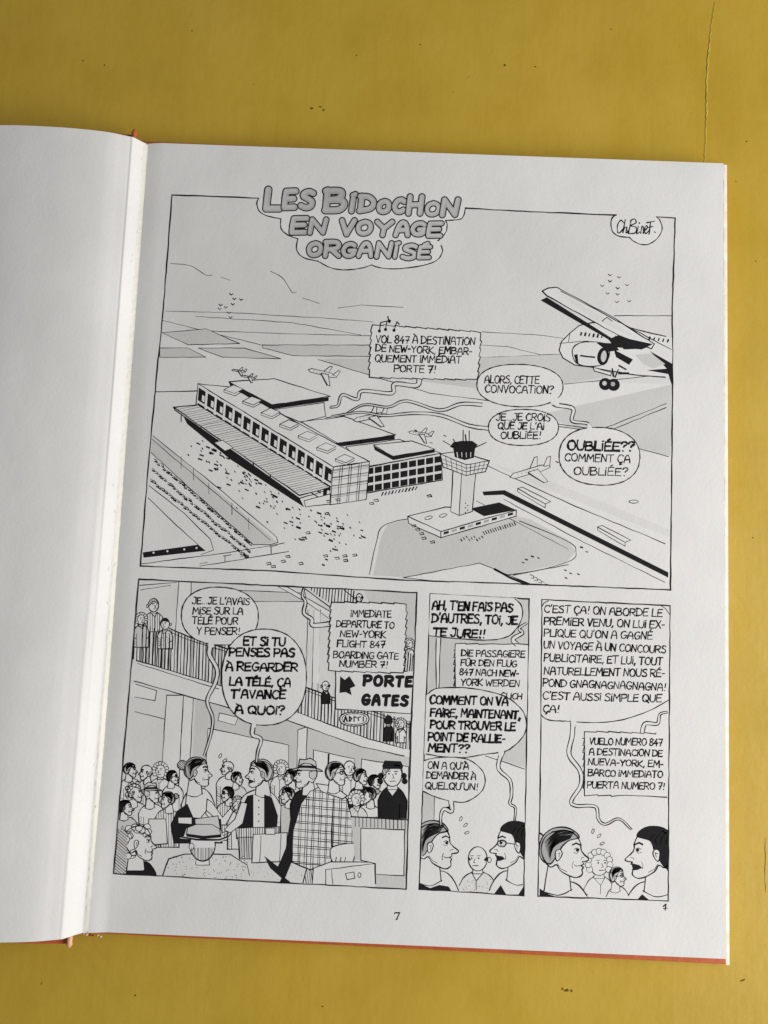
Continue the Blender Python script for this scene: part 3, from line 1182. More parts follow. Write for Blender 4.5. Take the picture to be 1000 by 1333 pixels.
# engine pod
a.shape([(745, 458), (750, 449), (764, 445), (786, 447), (793, 456), (791, 469), (784, 475), (766, 477), (750, 472)], 'w', 1.4, True)
a.ell(785, 464, 7, 11, 'k', 1, 8)
a.ell(786, 464, 4, 8, '2', .8, 8)
a.fill([(776, 446), (800, 447), (806, 456), (792, 458)], 'k')
a.line([(756, 463), (774, 465)], 2.2)
a.fill([(747, 462), (752, 461), (753, 473), (750, 472)], 'k')
# wing
a.fill([(704, 391), (712, 387), (796, 440), (806, 436), (851, 449), (835, 455), (800, 452), (792, 442)], 'k')
a.shape([(706, 379), (714, 375), (725, 374), (732, 378), (796, 412), (852, 448), (848, 454), (804, 436), (712, 385)], 'w', 1.4)
a.fill([(728, 381), (800, 420), (836, 444), (770, 414)], '1')
a.line([(730, 379), (760, 395), (794, 413), (874, 455)], 1.1)
a.line([(784, 418), (790, 413), (797, 418)], 1)
a.fill([(800, 437), (850, 448), (838, 454), (812, 455)], 'k')
a.fill([(799, 455), (824, 468), (819, 475), (802, 465)], 'k')
a.fill([(846, 457), (876, 474), (876, 505), (870, 487), (842, 482), (868, 480)], 'k')
a.fill([(826, 462), (848, 460), (866, 474), (850, 480), (838, 474)], '2')
a.line([(806, 476), (815, 481)], 2.4)
# landing gear
a.line([(797, 480), (799, 490)], 2.6)
a.line([(805, 481), (801, 491)], 2)
a.shape([(772, 478), (796, 485), (795, 489), (774, 483)], 'w', 1)
a.line([(806, 486), (818, 486)], 3)
a.dot(788, 500, 8, 'k', 16)
a.dot(799, 501, 8, 'k', 16)
a.dot(787, 499, 3, '2', 12)
a.dot(798, 500, 3, '3', 12)

# panel frame (open where the title cloud and the signature break it)
cloud = [(337, 258), (334.5, 265), (338, 275), (348, 281), (366, 285), (365.5, 291), (367, 299), (375, 306), (388, 311), (386, 322), (389, 330), (397, 336), (414, 340), (429, 348), (442, 351),
         (456, 351), (471, 349), (483.6, 345), (497, 349), (516, 350), (540, 347.5), (560, 343), (571, 337), (576, 327), (574, 319), (570, 313.6), (576, 308), (581, 301), (582, 292), (580, 287),
         (590, 286.5), (600, 285), (604, 280), (606, 271)]
a.clip = None
a.fill(cloud, 'w')
a.fill([(802.5, 279.5), (797, 284), (795.5, 292), (798, 302), (806, 307.5), (819.4, 309), (825, 314), (834, 318), (844, 318), (854, 312), (860, 304), (862, 296), (859, 287), (854.5, 282.4)], 'w')
a.line([(224, 254), (337, 258)], 1.6)
a.line(cloud[:5], 1.4, 'k', True)
a.line(cloud[4:9], 1.4, 'k', True)
a.line(cloud[8:13], 1.4, 'k', True)
a.line(cloud[12:18], 1.4, 'k', True)
a.line(cloud[17:25], 1.4, 'k', True)
a.line(cloud[25:30], 1.4, 'k', True)
a.line(cloud[29:], 1.4, 'k', True)
a.line([(606, 271), (700, 276), (802, 280)], 1.6)
a.line([(802.5, 279.5), (797, 284), (795.5, 292), (798, 302), (806, 307.5), (819.4, 309)], 1.4, 'k', True)
a.line([(819.4, 309), (825, 314), (834, 318), (844, 318), (854, 312), (860, 304), (862, 296), (859, 287), (854.5, 282.4)], 1.3, 'k', True)
a.line([(854.5, 282.4), (879, 284), (877.5, 340), (875, 400), (876, 460), (874.5, 620), (873, 768), (700, 761), (520, 755), (350, 743), (183, 737), (193, 610), (205, 480), (213, 400), (224, 254)], 1.6)
o = a.build('comic_panel')
o['label'] = 'wide top drawing of an airport seen from the air'

# --- title
t = Ink()
for ch, x0, x1, y0, y1, r in [('L', 343, 368, 243, 276, 5.2), ('E', 367, 388, 245, 274, 4.8), ('S', 389, 411, 246, 274, 4.8),
                              ('B', 421, 453, 244, 278, 5.2), ('I', 453, 466, 250, 278, 4.4), ('D', 466, 490, 252, 278, 4.6), ('O', 490, 510, 259, 279, 4.4), ('C', 510, 529, 257, 279, 4.4),
                              ('H', 529, 552, 253, 281, 4.4), ('O', 553, 574, 262, 282, 4.3), ('N', 573, 599, 257, 283, 4.5),
                              ('E', 377, 402, 281, 306, 4.8), ('N', 401, 427, 283, 306, 4.6), ('V', 441, 464, 284, 308, 4.8), ('O', 463, 486, 286, 307, 4.6), ('Y', 487, 513, 286, 309, 4.6),
                              ('A', 513, 535, 287, 309, 4.6), ('G', 534, 556, 288, 308, 4.5), ('E', 555, 577, 288, 310, 4.4),
                              ('O', 399, 421, 314, 335, 4.6), ('R', 421, 445, 312, 336, 4.6), ('G', 444, 465, 315, 336, 4.4), ('A', 465, 487, 314, 336, 4.4), ('N', 488, 512, 314, 337, 4.4),
                              ('I', 510, 522, 314, 337, 4.0), ('S', 522, 544, 317, 339, 4.3), ('É', 543, 562, 319, 338, 4.0)]:
    fat_letter(t, ch, x0 - .5, x1 + .5, y0 - .8, y1 + .8, r - (.4 if y0 < 265 and y1 < 290 and y0 < 263 and y0 != 262 else .9), 1.5, 't', .24)
o = t.build('title_lettering')
s = Ink(jit=.1)
for q in ([(812, 290), (808, 287), (804, 293), (804, 302), (807, 303), (811, 298)], [(814, 286), (811, 303), (813, 297), (816, 296), (815, 303), (818, 301)],
          [(822, 286), (818, 304)], [(820, 288), (826, 285), (828, 290), (821, 294), (828, 296), (827, 303), (819, 304), (817, 300)], [(831, 295), (829, 304), (833, 302)], [(832, 290), (832.6, 291)],
          [(834, 304), (836, 295), (838, 297), (837, 304), (840, 300), (843, 296), (841, 294), (839, 300), (841, 304), (846, 299)], [(847, 289), (845, 305)],
          [(842, 290), (852, 288)], [(844, 296), (850, 295)], [(852, 302), (853, 302.6)]):
    s.line(q, 1.5, 'k', True)
o = s.build('signature')


# =================================================================== balloons and boxes
def tail(ink, q, gap=4.5, w=1.3, fillm='w'):
    """the wavy double line leading from a balloon towards a speaker"""
    q = smooth_pts(q, False, 6)
    n = len(q)
    lft, rgt = [], []
    for i in range(n):
        p0, p1 = q[max(0, i - 1)], q[min(n - 1, i + 1)]
        dx, dy = p1[0] - p0[0], p1[1] - p0[1]
        L = math.hypot(dx, dy) or 1
        g = gap / 2 * (1.2 - .75 * i / n)
        lft.append((q[i][0] - dy / L * g, q[i][1] + dx / L * g))
        rgt.append((q[i][0] + dy / L * g, q[i][1] - dx / L * g))
    ink.fill(lft + rgt[::-1], fillm)
    ink.line(lft, w)
    ink.line(rgt, w)


def jag(c):
    """rough torn outline through four corners"""
    out = []
    for i in range(4):
        a_, b_ = c[i], c[(i + 1) % 4]
        L = math.hypot(b_[0] - a_[0], b_[1] - a_[1])
        n = max(3, int(L / (14 if i % 2 == 0 else 9)))
        nx, ny = (b_[1] - a_[1]) / L, -(b_[0] - a_[0]) / L
        for k in range(n):
            t_ = k / n
            e = 0 if k == 0 else (1.3 if i % 2 == 0 else 2.0)
            x, y = a_[0] + (b_[0] - a_[0]) * t_, a_[1] + (b_[1] - a_[1]) * t_
            out.append((x, y))
            if k:
                out.append((x + nx * e + (b_[0] - a_[0]) / L * .8, y + ny * e + (b_[1] - a_[1]) / L * .8))
    return out


def blob(cx_, cy_, rx, ry, ang=0, n=28, p=2.25):
    c, sn = math.cos(math.radians(ang)), math.sin(math.radians(ang))
    out = []
    for i in range(n):
        a_ = 2 * math.pi * i / n
        ca, sa = math.cos(a_), math.sin(a_)
        x = rx * math.copysign(abs(ca) ** (2 / p), ca)
        y = ry * math.copysign(abs(sa) ** (2 / p), sa)
        out.append((cx_ + x * c - y * sn, cy_ + x * sn + y * c))
    return out


# panel 1
k = Ink()
tail(k, [(546, 493), (542, 502), (514, 500), (510, 512), (472, 509), (465, 520), (446, 514), (440, 528), (430, 530)], 5, 1.2)
box = jag([(485, 423), (626, 433), (621, 494), (481, 491)])
k.shape(box, 'w', 1.3)
for q in ([(494, 430), (496, 420), (504, 418), (502, 428)], [(507, 420), (505, 412)], [(513, 430), (517, 419), (520, 422)]):
    k.line(q, 1.6)
for x, y in ((494, 431), (502, 429), (507, 418), (513, 430)):
    k.dot(x, y, 2.2, 'k', 9)
letters(k, 'VOL 847 À DESTINATION', (489.6, 446), (618, 449.5), 11)
letters(k, 'DE NEW-YORK, EMBAR-', (489, 457.5), (614, 462), 10)
letters(k, 'QUEMENT IMMÉDIAT', (488.4, 471), (600, 473), 10)
letters(k, 'PORTE 7!', (513, 484), (567, 485.5), 10)
k.build('announcement_box')
k = Ink()
tail(k, [(628, 527), (600, 526), (572, 534), (530, 522), (505, 530), (474, 527), (448, 540), (425, 545)], 3.6, 1.2)
tail(k, [(719, 520), (724, 527), (746, 532), (745, 548), (766, 552), (767, 566)], 5, 1.3)
k.shape(blob(677, 502, 56, 27.5, 2), 'w', 1.3, True)
k.fill([(714, 514), (725, 510), (728, 526), (718, 527)], 'w')
letters(k, 'ALORS, CETTE', (630.8, 498.6), (701.5, 499.7), 11)
letters(k, 'CONVOCATION?', (631.3, 511), (720, 512.2), 11)
k.build('speech_balloon')
k = Ink()
tail(k, [(637, 558), (610, 554), (575, 541), (540, 538), (500, 541), (470, 537), (432, 542)], 4, 1.2)
k.shape(blob(681.5, 556.5, 45.5, 23.5), 'w', 1.3, True)
letters(k, 'JE_JE CROIS', (646, 547), (716, 548.2), 10)
letters(k, "QUE JE L'AI", (648.4, 558.3), (708, 559.2), 10)
letters(k, 'OUBLIÉE!', (652, 571), (704, 571.2), 10)
k.build('speech_balloon')
k = Ink()
k.shape(blob(780.5, 594, 52.5, 37.5, 3), 'w', 1.4, True)
k.fill([(764, 562), (765, 551), (768, 551), (772, 560)], 'w')
letters(k, 'OUBLIÉE??', (738.8, 585.5), (825, 587.5), 14, 2.7)
letters(k, 'COMMENT ÇA', (735, 600), (820, 602.5), 11)
letters(k, 'OUBLIÉE?', (747, 618), (817, 619.3), 11.5)
k.build('speech_balloon')


# =================================================================== plain figures
def profile(ink, x, y, r, dr=1, hair='cap', lw=1.4, mouth=0, tone='w'):
    """an everyday head seen from the side, looking to the right (dr=1) or left (dr=-1)"""
    ns, ch_, fy = rj.uniform(.92, 1.3), rj.uniform(.88, 1.1), rj.uniform(.95, 1.08)
    m = lambda q: [(x + dr * r * (a_ if b_ < -.1 or a_ < .66 else (.66 + (a_ - .66) * (ns if b_ < .4 else ch_))), y + r * b_ * fy) for a_, b_ in q]
    neck = m([(-.62, .35), (-.72, 1.0), (-.8, 1.55), (.3, 1.55), (.22, .8)])
    ink.fill(neck, tone)
    ink.line(neck[:3], lw * .9)
    ink.line(neck[3:], lw * .9)
    ink.line(m([(-.85, 1.6), (-.2, 1.75), (.34, 1.5)]), lw * .8, 'k', True)
    face = smooth_pts([(-.45, -.95), (.1, -1.02), (.52, -.78), (.70, -.42)], False, 4) + smooth_pts([(.70, -.42), (.70, -.22), (.80, -.02), (1.0, .18), (.96, .28), (.76, .32)], False, 4)
    if mouth:
        face += [(.80, .40), (.55, .47), (.58, .62), (.76, .64)]
    else:
        face += [(.82, .42), (.70, .48), (.80, .56)]
    face += smooth_pts([(.74, .66), (.76, .84), (.58, .98), (.3, .95), (-.12, .72), (-.3, .45), (-.55, .55), (-.82, .2), (-.92, -.25), (-.78, -.7), (-.45, -.95)], False, 4)
    f = m(face)
    ink.fill(f, tone)
    if mouth:
        ink.fill(m([(.79, .40), (.5, .44), (.36, .56), (.56, .64), (.75, .63)]), 'k')
        ink.line(m([(.5, .46), (.74, .43)]), lw * .9, 'w')
    hairs = {'cap': [(.60, -.72), (.30, -.62), (.02, -.50), (-.10, -.12), (-.26, -.16), (-.30, .22), (-.62, .62), (-.92, .34), (-1.06, -.2), (-.92, -.72), (-.5, -1.1), (.1, -1.16), (.5, -.96)],
             'bob': [(.66, -.62), (.34, -.52), (.10, -.30), (.08, .1), (.14, .55), (-.02, .88), (-.5, .98), (-1.05, .86), (-1.16, .2), (-1.1, -.4), (-.8, -.95), (-.2, -1.2), (.4, -1.06)],
             'parted': [(.62, -.70), (.2, -.56), (-.08, -.2), (-.24, .1), (-.5, .5), (-.9, .3), (-1.02, -.2), (-.9, -.7), (-.5, -1.08), (.1, -1.14), (.5, -.95)],
             'bun': [(.62, -.70), (.24, -.60), (-.06, -.34), (-.28, .05), (-.55, .42), (-.92, .2), (-1.0, -.25), (-.86, -.75), (-.45, -1.1), (.1, -1.14), (.48, -.95)]}
    if hair in hairs:
        if hair == 'bun':
            ink.ell(x - dr * r * 1.12, y - r * .55, r * .36, r * .34, '2', lw)
            ink.hatch(ink.ell(x - dr * r * 1.12, y - r * .55, r * .33, r * .31, None, 0), 40, 2, .8)
        h_ = m(smooth_pts(hairs[hair], True, 3))
        if hair == 'cap':
            ink.fill(h_, 'k')
            for k_ in range(4):
                ink.line(m([(-.75 + .2 * k_, -.85), (-.62 + .22 * k_, -.62), (-.6 + .2 * k_, -.4)]), .8, '3', True)
        else:
            ink.shape(h_, {'bob': 'w', 'bun': '3', 'parted': '2'}[hair], lw)
            for k_ in range(int(7 + r / 3)):
                t_ = k_ / (6 + r / 3)
                if hair == 'bob':
                    ink.line(m([(-.2 + .7 * t_, -1.12 + .35 * t_), (-.98 + .95 * t_, -.55 + .1 * t_), (-1.06 + 1.05 * t_, .2), (-.95 + .85 * t_, .84)]), .8 + .9 * rj.random(), 'k', True, taper=True)
                else:
                    ink.line(m([(.45 - .2 * t_, -.95 + .3 * t_), (-.2 - .2 * t_, -1.0 + .7 * t_), (-.8 + .25 * t_, -.5 + .8 * t_)]), .8 + .7 * rj.random(), 'k', True, taper=True)
    elif hair == 'curls':
        for k_ in range(26):
            q_ = math.radians(115 + 205 * rj.random())
            g_ = rj.uniform(.62, 1.06)
            ink.ell(x + dr * r * (-.05 + g_ * math.cos(q_)), y + r * (-.08 + 1.05 * g_ * math.sin(q_)), r * .22, r * .2, 'w', lw * .75, n=8)
    elif hair == 'hat':
        ink.shape(m([(-.92, .05), (-.6, .3), (-.3, .1), (-.28, -.3), (-.9, -.5)]), '2', lw * .7)
        ink.shape(m([(-.9, -.55), (-.82, -1.15), (-.4, -1.42), (.1, -1.3), (.46, -1.36), (.62, -.62)]), '2', lw)
        ink.fill(m([(-.9, -.55), (-.86, -.82), (.58, -.86), (.62, -.62)]), 'k')
        ink.shape(m(smooth_pts([(-1.4, -.36), (-.8, -.62), (.6, -.66), (1.22, -.40), (.6, -.46), (-.7, -.42)], True, 3)), '2', lw)
    elif hair == 'bald':
        ink.hatch(m([(-.35, .1), (-.5, .5), (-.86, .25), (-.95, -.15), (-.6, -.2)]), 70, 2, 1)
    ink.line(f, lw, 'k', False, True)
    if hair == 'cap':
        ink.fill(m([(-.5, -1.06), (.1, -1.14), (.5, -.95), (.58, -.74), (.1, -.86), (-.4, -.9)]), 'k')
    if hair not in ('bob', 'hat'):
        ink.shape(m(smooth_pts([(-.34, -.1), (-.16, -.2), (-.06, -.04), (-.16, .2), (-.3, .28)], True, 3)), tone, lw * .8)
        ink.line(m([(-.26, -.02), (-.16, -.06), (-.2, .12)]), .8)
    if rj.random() < .3 and hair != 'bun':
        gl = m([(.38 + .2 * math.cos(q_), -.14 + .16 * math.sin(q_)) for q_ in np.linspace(0, 6.28, 10)])
        ink.line([(px_ + dr * r * .14, py_) for px_, py_ in gl], lw * .9)
        ink.line(m([(.32, -.16), (-.16, -.1)]), lw * .8)
    ink.line(m([(.36, -.40), (.50, -.47), (.66, -.40)]), lw * 1.3)
    ink.line(m([(.42, -.20), (.52, -.27), (.64, -.22)]), .9)
    ink.dot(x + dr * r * .56, y - r * .17, max(.8, r * .075), 'k', 8)
    ink.line(m([(.40, -.08), (.52, -.04), (.6, -.08)]), .7)
    ink.line(m([(.70, .22), (.74, .14), (.82, .14)]), .8)
    if not mouth:
        ink.line(m([(.72, .485), (.5, .50), (.42, .44)]), 1)
    ink.line(m([(.40, .3), (.34, .46), (.36, .6)]), .7)
    ink.line(m([(.12, .74), (-.12, .62), (-.26, .4)]), .8)


def drops(ink, pts):
    for x, y, a_ in pts:
        ink.ell(x, y, 1.5, 3.2, 'w', .9, a_, n=10)


def person(ink, x, y, r, hair='cap', face=1, body=None, bw=None, bh=None, turn=0, tone='w', hm='k', lw=1.3):
    """an ordinary passer-by: rounded shoulders, a head with hair; face=0 is seen from behind"""
    bw = bw or r * 2.3
    bh = bh or r * 3
    if body is not None:
        sh = [(x - bw * .95, y + r * 1.5 + bh), (x - bw * 1.0, y + r * 2.3), (x - bw * .72, y + r * 1.55), (x - r * .4, y + r * 1.15), (x + r * .4, y + r * 1.15), (x + bw * .72, y + r * 1.55),
              (x + bw * 1.0, y + r * 2.3), (x + bw * .95, y + r * 1.5 + bh)]
        sh = [sh[0]] + smooth_pts(sh[1:-1], False, 5) + [sh[-1]]
        fm = {'white': 'w', 'black': 'k', 'grey': '2', 'stripe': 'w', 'dots': '1', 'plaid': 'w', 'pale': '1'}[body]
        ink.shape(sh, fm, lw)
        if body == 'stripe':
            ink.hatch(sh, 90, 3.2, .8)
        if body == 'plaid':
            ink.hatch(sh, 88, 6, .9)
            ink.hatch(sh, 2, 7, .9)
        if body == 'dots':
            for _ in range(int(bw * bh / 14)):
                px_, py_ = rj.uniform(x - bw, x + bw), rj.uniform(y + r * 1.6, y + r * 1.5 + bh)
                if inside((px_, py_), sh):
                    ink.dot(px_, py_, .6, 'k', 5)
        if body != 'black':
            for sd in (-1, 1):
                ink.line([(x + sd * bw * .62, y + r * 2.7), (x + sd * bw * .58, y + r * 1.5 + bh)], .9)
                ink.line([(x + sd * bw * .9, y + r * 1.9 + bh * .4), (x + sd * bw * .7, y + r * 2.1 + bh * .4)], .8)
            ink.hatch([(x - bw * .95, y + r * 2.6), (x - bw * .72, y + r * 2.6), (x - bw * .72, y + r * 1.5 + bh), (x - bw * .95, y + r * 1.5 + bh)], 35, 2.6, .6)
        else:
            ink.line([(x + bw * .5, y + r * 2.6), (x + bw * .5, y + r * 1.4 + bh)], .8, 'w')
        if face == 1:
            ink.shape([(x - r * .55, y + r * 1.15), (x + r * .55, y + r * 1.15), (x + turn * 2, y + r * 1.9)], 'w', lw * .8)
            if body != 'black':
                ink.line([(x + turn * 2, y + r * 1.9), (x + turn * 2, y + r * 1.5 + bh)], .8)
    if face == 2:
        profile(ink, x, y, r, 1 if turn >= 0 else -1, hair, lw, abs(turn) > 1)
        return
    ink.shape([(x - r * .4, y + r * .6), (x + r * .4, y + r * .6), (x + r * .45, y + r * 1.3), (x - r * .45, y + r * 1.3)], tone, lw * .8)
    hd = ink.ell(x, y, r * .82, r * 1.05, tone, lw)
    ink.ell(x - turn * r * .3 - r * .72 * (1 if turn >= 0 else -1), y + r * .1, r * .16, r * .24, tone, lw * .7, n=10)
    cap = lambda a0, a1, g=1.08: [(x + g * r * .82 * math.cos(math.radians(q)), y + g * r * 1.05 * math.sin(math.radians(q))) for q in np.linspace(a0, a1, 16)]
    if not face:
        if hair == 'bald':
            ink.line(cap(20, 160, .97)[::2], lw * .8)
            ink.hatch(cap(10, 170, 1.0), 90, 2, .7)
        elif hair == 'bob':
            h_ = cap(150, 390) + [(x + r * .95, y + r * .9), (x + r * .4, y + r * 1.15), (x - r * .4, y + r * 1.15), (x - r * .95, y + r * .9)]
            ink.shape(h_, tone, lw)
            ink.hatch(h_, 82, 2.2, .9)
        else:
            h_ = cap(160, 380) + [(x + r * .55, y + r * .75), (x, y + r * .85), (x - r * .55, y + r * .75)]
            ink.fill(h_, hm)
        return
    if hair == 'cap':
        ink.fill(cap(185, 355) + [(x + r * .5, y - r * .35), (x - r * .3, y - r * .5)], hm)
    elif hair == 'parted':
        h_ = cap(165, 350) + [(x + r * .62, y - r * .5), (x - r * .1, y - r * .62), (x - r * .68, y + r * .05)]
        ink.shape(h_, '2', lw * .8)
        ink.hatch(h_, 60, 2, .7)
    elif hair == 'bob':
        h_ = cap(140, 400, 1.15) + [(x + r * .55, y + r * .5), (x + r * .52, y - r * .3), (x - r * .4, y - r * .45), (x - r * .6, y + r * .5)]
        ink.fill(h_, 'w')
        ink.line(h_, lw, 'k', False, True)
        ink.hatch(h_, 75, 2.0, .9)
    elif hair == 'curls':
        for q in np.linspace(150, 390, 11):
            ink.ell(x + .95 * r * math.cos(math.radians(q)), y + 1.05 * r * math.sin(math.radians(q)), r * .28, r * .28, 'w', lw * .7, n=9)
    elif hair == 'bald':
        ink.line([(x - r * .8, y - r * .1), (x - r * .66, y + r * .1)], lw * 2)
        ink.line([(x + r * .8, y - r * .1), (x + r * .66, y + r * .1)], lw * 2)
    e = turn * r * .22
    for sx in (-.3, .3):
        ink.dot(x + e + sx * r, y - r * .05, max(.7, r * .08), 'k', 7)
        ink.line([(x + e + sx * r - r * .15, y - r * .25), (x + e + sx * r + r * .15, y - r * .28)], .9)
    ink.line([(x + e, y), (x + e + r * .14 * (turn or 1), y + r * .3), (x + e - r * .02, y + r * .34)], .9)
    ink.line([(x + e - r * .22, y + r * .6), (x + e + r * .25, y + r * .58)], 1)


# =================================================================== PANEL 2 : the hall
ZINK[0] = 0.004
p2 = [(181, 754), (543, 771.5), (535, 960), (529, 1157.5), (148, 1137)]
b = Ink(clip=p2)
b.fill(p2, '1')
# wall, door openings behind the crowd
b.fill([(176, 900), (300, 915), (300, 1010), (155, 1010)], '1')
b.fill([(255, 910), (400, 940), (540, 968), (530, 1030), (250, 1010)], '2')
b.shape([(271, 948), (376, 970), (376, 1110), (262, 1110)], 'w', 1)
b.shape([(408, 976), (462, 988), (462, 1080), (406, 1080)], 'w', 1)
b.line([(428, 982), (427, 1000)], 2)
b.shape([(471, 988), (532, 998), (532, 1060), (468, 1060)], 'w', 1)
# columns
for x0, x1, xb in ((217, 239, 206), (239, 252, 230)):
    b.shape([(x0, 905), (x1, 905), (x1 - 9, 1075), (xb, 1075)], 'w', 1.1)
b.shape([(388, 950), (400, 946), (398, 1010), (386, 1010)], 'w', 1)
# upper wall and pillars
b.fill([(181, 754), (240, 757), (232, 830), (176, 806)], '1')
b.line([(182, 762), (230, 758)], .9)
b.line([(183, 768), (222, 762)], .9)
b.shape([(233, 757), (249, 758), (247, 838), (228, 828)], 'w', 1)
b.shape([(300, 768), (398, 772), (398, 783), (330, 783), (300, 778)], '2', .9)
b.shape([(361, 763), (398, 783), (430, 806), (430, 796), (374, 764)], 'w', 1)
for x in (401, 409, 417):
    b.line([(x, 794), (x - 3, 900)], 1)
b.fill([(409, 794), (417, 796), (415, 890), (407, 888)], 'w')
# upper stair balusters at the top
st = [(400, 765), (460, 768), (470, 784), (431, 786)]
b.fill(st, 'w')
b.hatch(st, 95, 4, 1.5)
b.line([(398, 767), (432, 792)], 1.4)
b.line([(448, 768), (470, 785)], 1.4)
b.fill([(474, 769), (543, 772), (540, 830), (528, 830), (529, 786), (480, 784)], '2')
# main gallery
gal = [(177, 803), (250, 832), (310, 842), (310, 893), (285, 892), (168, 856)]
b.fill(gal, 'w')
b.hatch(gal, 92, 4.1, 1.4)
b.hatch(gal, 92, 9.5, 2.4, '3')
b.line([(178, 800), (246, 829), (300, 846)], 1.6)
b.line([(178, 804), (246, 833), (300, 850)], 1.2)
b.shape([(169, 857), (285, 892), (300, 898), (300, 922), (166, 884)], 'w', 1.3)
b.line([(170, 861), (285, 897)], 1)
b.shape([(168, 888), (204, 899), (202, 912), (166, 906)], 'w', 1)
b.line([(166, 924), (214, 936)], 1)
g2 = [(392, 893), (440, 910), (535, 940), (535, 980), (480, 964), (385, 927)]
b.fill(g2, 'w')
b.hatch(g2, 92, 4.3, 1.4)
b.hatch(g2, 92, 8.8, 2.2, '3')
b.line([(396, 894), (440, 910), (535, 944)], 1.6)
b.line([(396, 898), (440, 914), (535, 948)], 1)
b.shape([(381, 925), (480, 962), (536, 977), (535, 986), (470, 972), (372, 937)], 'w', 1.2)
b.line([(330, 945), (372, 937)], 1)
b.shape([(286, 928), (310, 934), (306, 944), (284, 938)], 'w', 1)
# visitors up on the galleries
person(b, 200, 788, 8, 'parted', 1, 'stripe', 13, 22, 1, 'w')
person(b, 184, 806, 7, 'curls', 1, 'grey', 10, 26, 1)
person(b, 215, 812, 7, 'cap', 1, 'dots', 10, 22, -1)
for x in range(186, 226, 5):
    b.line([(x, 812 + (x - 186) * .38), (x - 2, 860 + (x - 186) * .33)], 1.3)
person(b, 424, 893, 6, 'bald', 1, 'black', 6, 14, 1)
person(b, 506, 938, 6, 'cap', 0, 'black', 7, 18)
person(b, 522, 942, 6, 'curls', 1, 'white', 7, 16, -1)
person(b, 468, 778, 5, 'bald', 1, 'white', 7, 9, 1)
person(b, 533, 838, 6, 'curls', 1, 'white', 7, 12, -1)
for q in range(5):
    b.line([(526 + 3 * q, 848 + q), (524 + 3 * q, 872 + q)], 1.2)
# floor
b.fill([(230, 1078), (420, 1100), (530, 1120), (529, 1158), (148, 1137), (160, 1090)], '1')
for _ in range(60):
    b.dot(rj.uniform(300, 420), rj.uniform(1105, 1150), .5, 'k', 5)
# crowd: back row, then the row in front of it
for x, y, r, hr, f_, bd, tn in ((170, 1003, 9, 'parted', 2, 'white', 1), (190, 1006, 9, 'bald', 2, 'stripe', -1), (209, 1003, 9, 'curls', 1, 'white', -1), (225, 1012, 8.5, 'cap', 2, 'white', 1),
                                (296, 1000, 9, 'bald', 2, 'white', -1), (309, 1014, 8, 'parted', 2, 'pale', 1), (366, 1000, 8.5, 'curls', 1, 'white', -1), (378, 1012, 9, 'bun', 2, 'white', -1),
                                (455, 1000, 9, 'bald', 1, 'white', 1), (470, 1012, 10, 'parted', 2, 'black', 1), (488, 1018, 9, 'cap', 2, 'white', 1), (480, 1036, 10, 'bun', 2, 'white', -1), (464, 1040, 9, 'curls', 1, 'dots', 1),
                                (176, 1032, 11, 'curls', 2, 'dots', 1), (198, 1034, 11, 'hat', 2, 'white', 1), (218, 1042, 10, 'bun', 2, 'stripe', -1), (164, 1052, 10, 'cap', 2, 'grey', 1),
                                (296, 1034, 9, 'cap', 2, 'stripe', -1), (310, 1046, 9, 'parted', 1, 'white', 1), (374, 1036, 10, 'parted', 2, 'grey', -1)):
    person(b, x, y, r, hr, f_, bd, r * 1.6, 46, tn)
# a woman with tied-up hair and a dark skirt talking to a man in a waistcoat
person(b, 258, 1006, 18, 'bun', 2, 'white', 22, 40, 1)
b.line([(243, 1034), (240, 1066)], 1.1)
b.shape([(270, 1040), (276, 1044), (290, 1064), (300, 1052), (304, 1056), (294, 1074), (284, 1074), (268, 1060)], 'w', 1.2)
for q in ([(300, 1053), (303, 1046)], [(302, 1054), (307, 1048)], [(303, 1056), (309, 1053)]):
    b.line(q, 1.2)
b.fill([(230, 1056), (244, 1046), (252, 1064), (288, 1066), (290, 1098), (226, 1098), (222, 1074)], 'k')
b.shape([(254, 1066), (284, 1062), (287, 1080), (256, 1083)], '2', 1.1)
b.line([(262, 1064), (269, 1055), (277, 1062)], 1.2)
b.shape([(232, 1064), (250, 1064), (250, 1073), (232, 1072)], 'w', 1)
person(b, 338, 1008, 18, 'parted', 2, 'white', 28, 70, -2)
b.fill([(322, 1036), (330, 1034), (330, 1087), (308, 1087), (310, 1062)], 'k')
b.fill([(344, 1034), (354, 1038), (362, 1062), (360, 1087), (344, 1087)], 'k')
b.shape([(314, 1044), (322, 1046), (316, 1072), (300, 1084), (292, 1080), (306, 1066)], 'w', 1.2)
for q in ([(296, 1082), (288, 1084)], [(298, 1084), (291, 1088)], [(301, 1085), (296, 1090)]):
    b.line(q, 1.2)
for k_ in range(5):
    b.dot(337, 1042 + 9 * k_, 1, 'k', 6)
sk = [(307, 1078), (364, 1076), (364, 1092), (308, 1092)]
b.shape(sk, 'w', 1)
b.hatch(sk, 90, 3, 1)
b.shape([(310, 1090), (334, 1090), (332, 1118), (312, 1118)], '2', 1.1)
b.hatch([(310, 1090), (334, 1090), (332, 1118), (312, 1118)], 88, 3, .9)
b.shape([(330, 1086), (374, 1084), (372, 1121), (328, 1123)], 'w', 1.2)
b.shape([(346, 1078), (358, 1078), (358, 1086), (346, 1086)], 'w', 1)
b.line([(340, 1088), (338, 1122)], 1)
b.line([(366, 1086), (364, 1121)], 1)
drops(b, [(287, 984, 30), (293, 990, 50)])
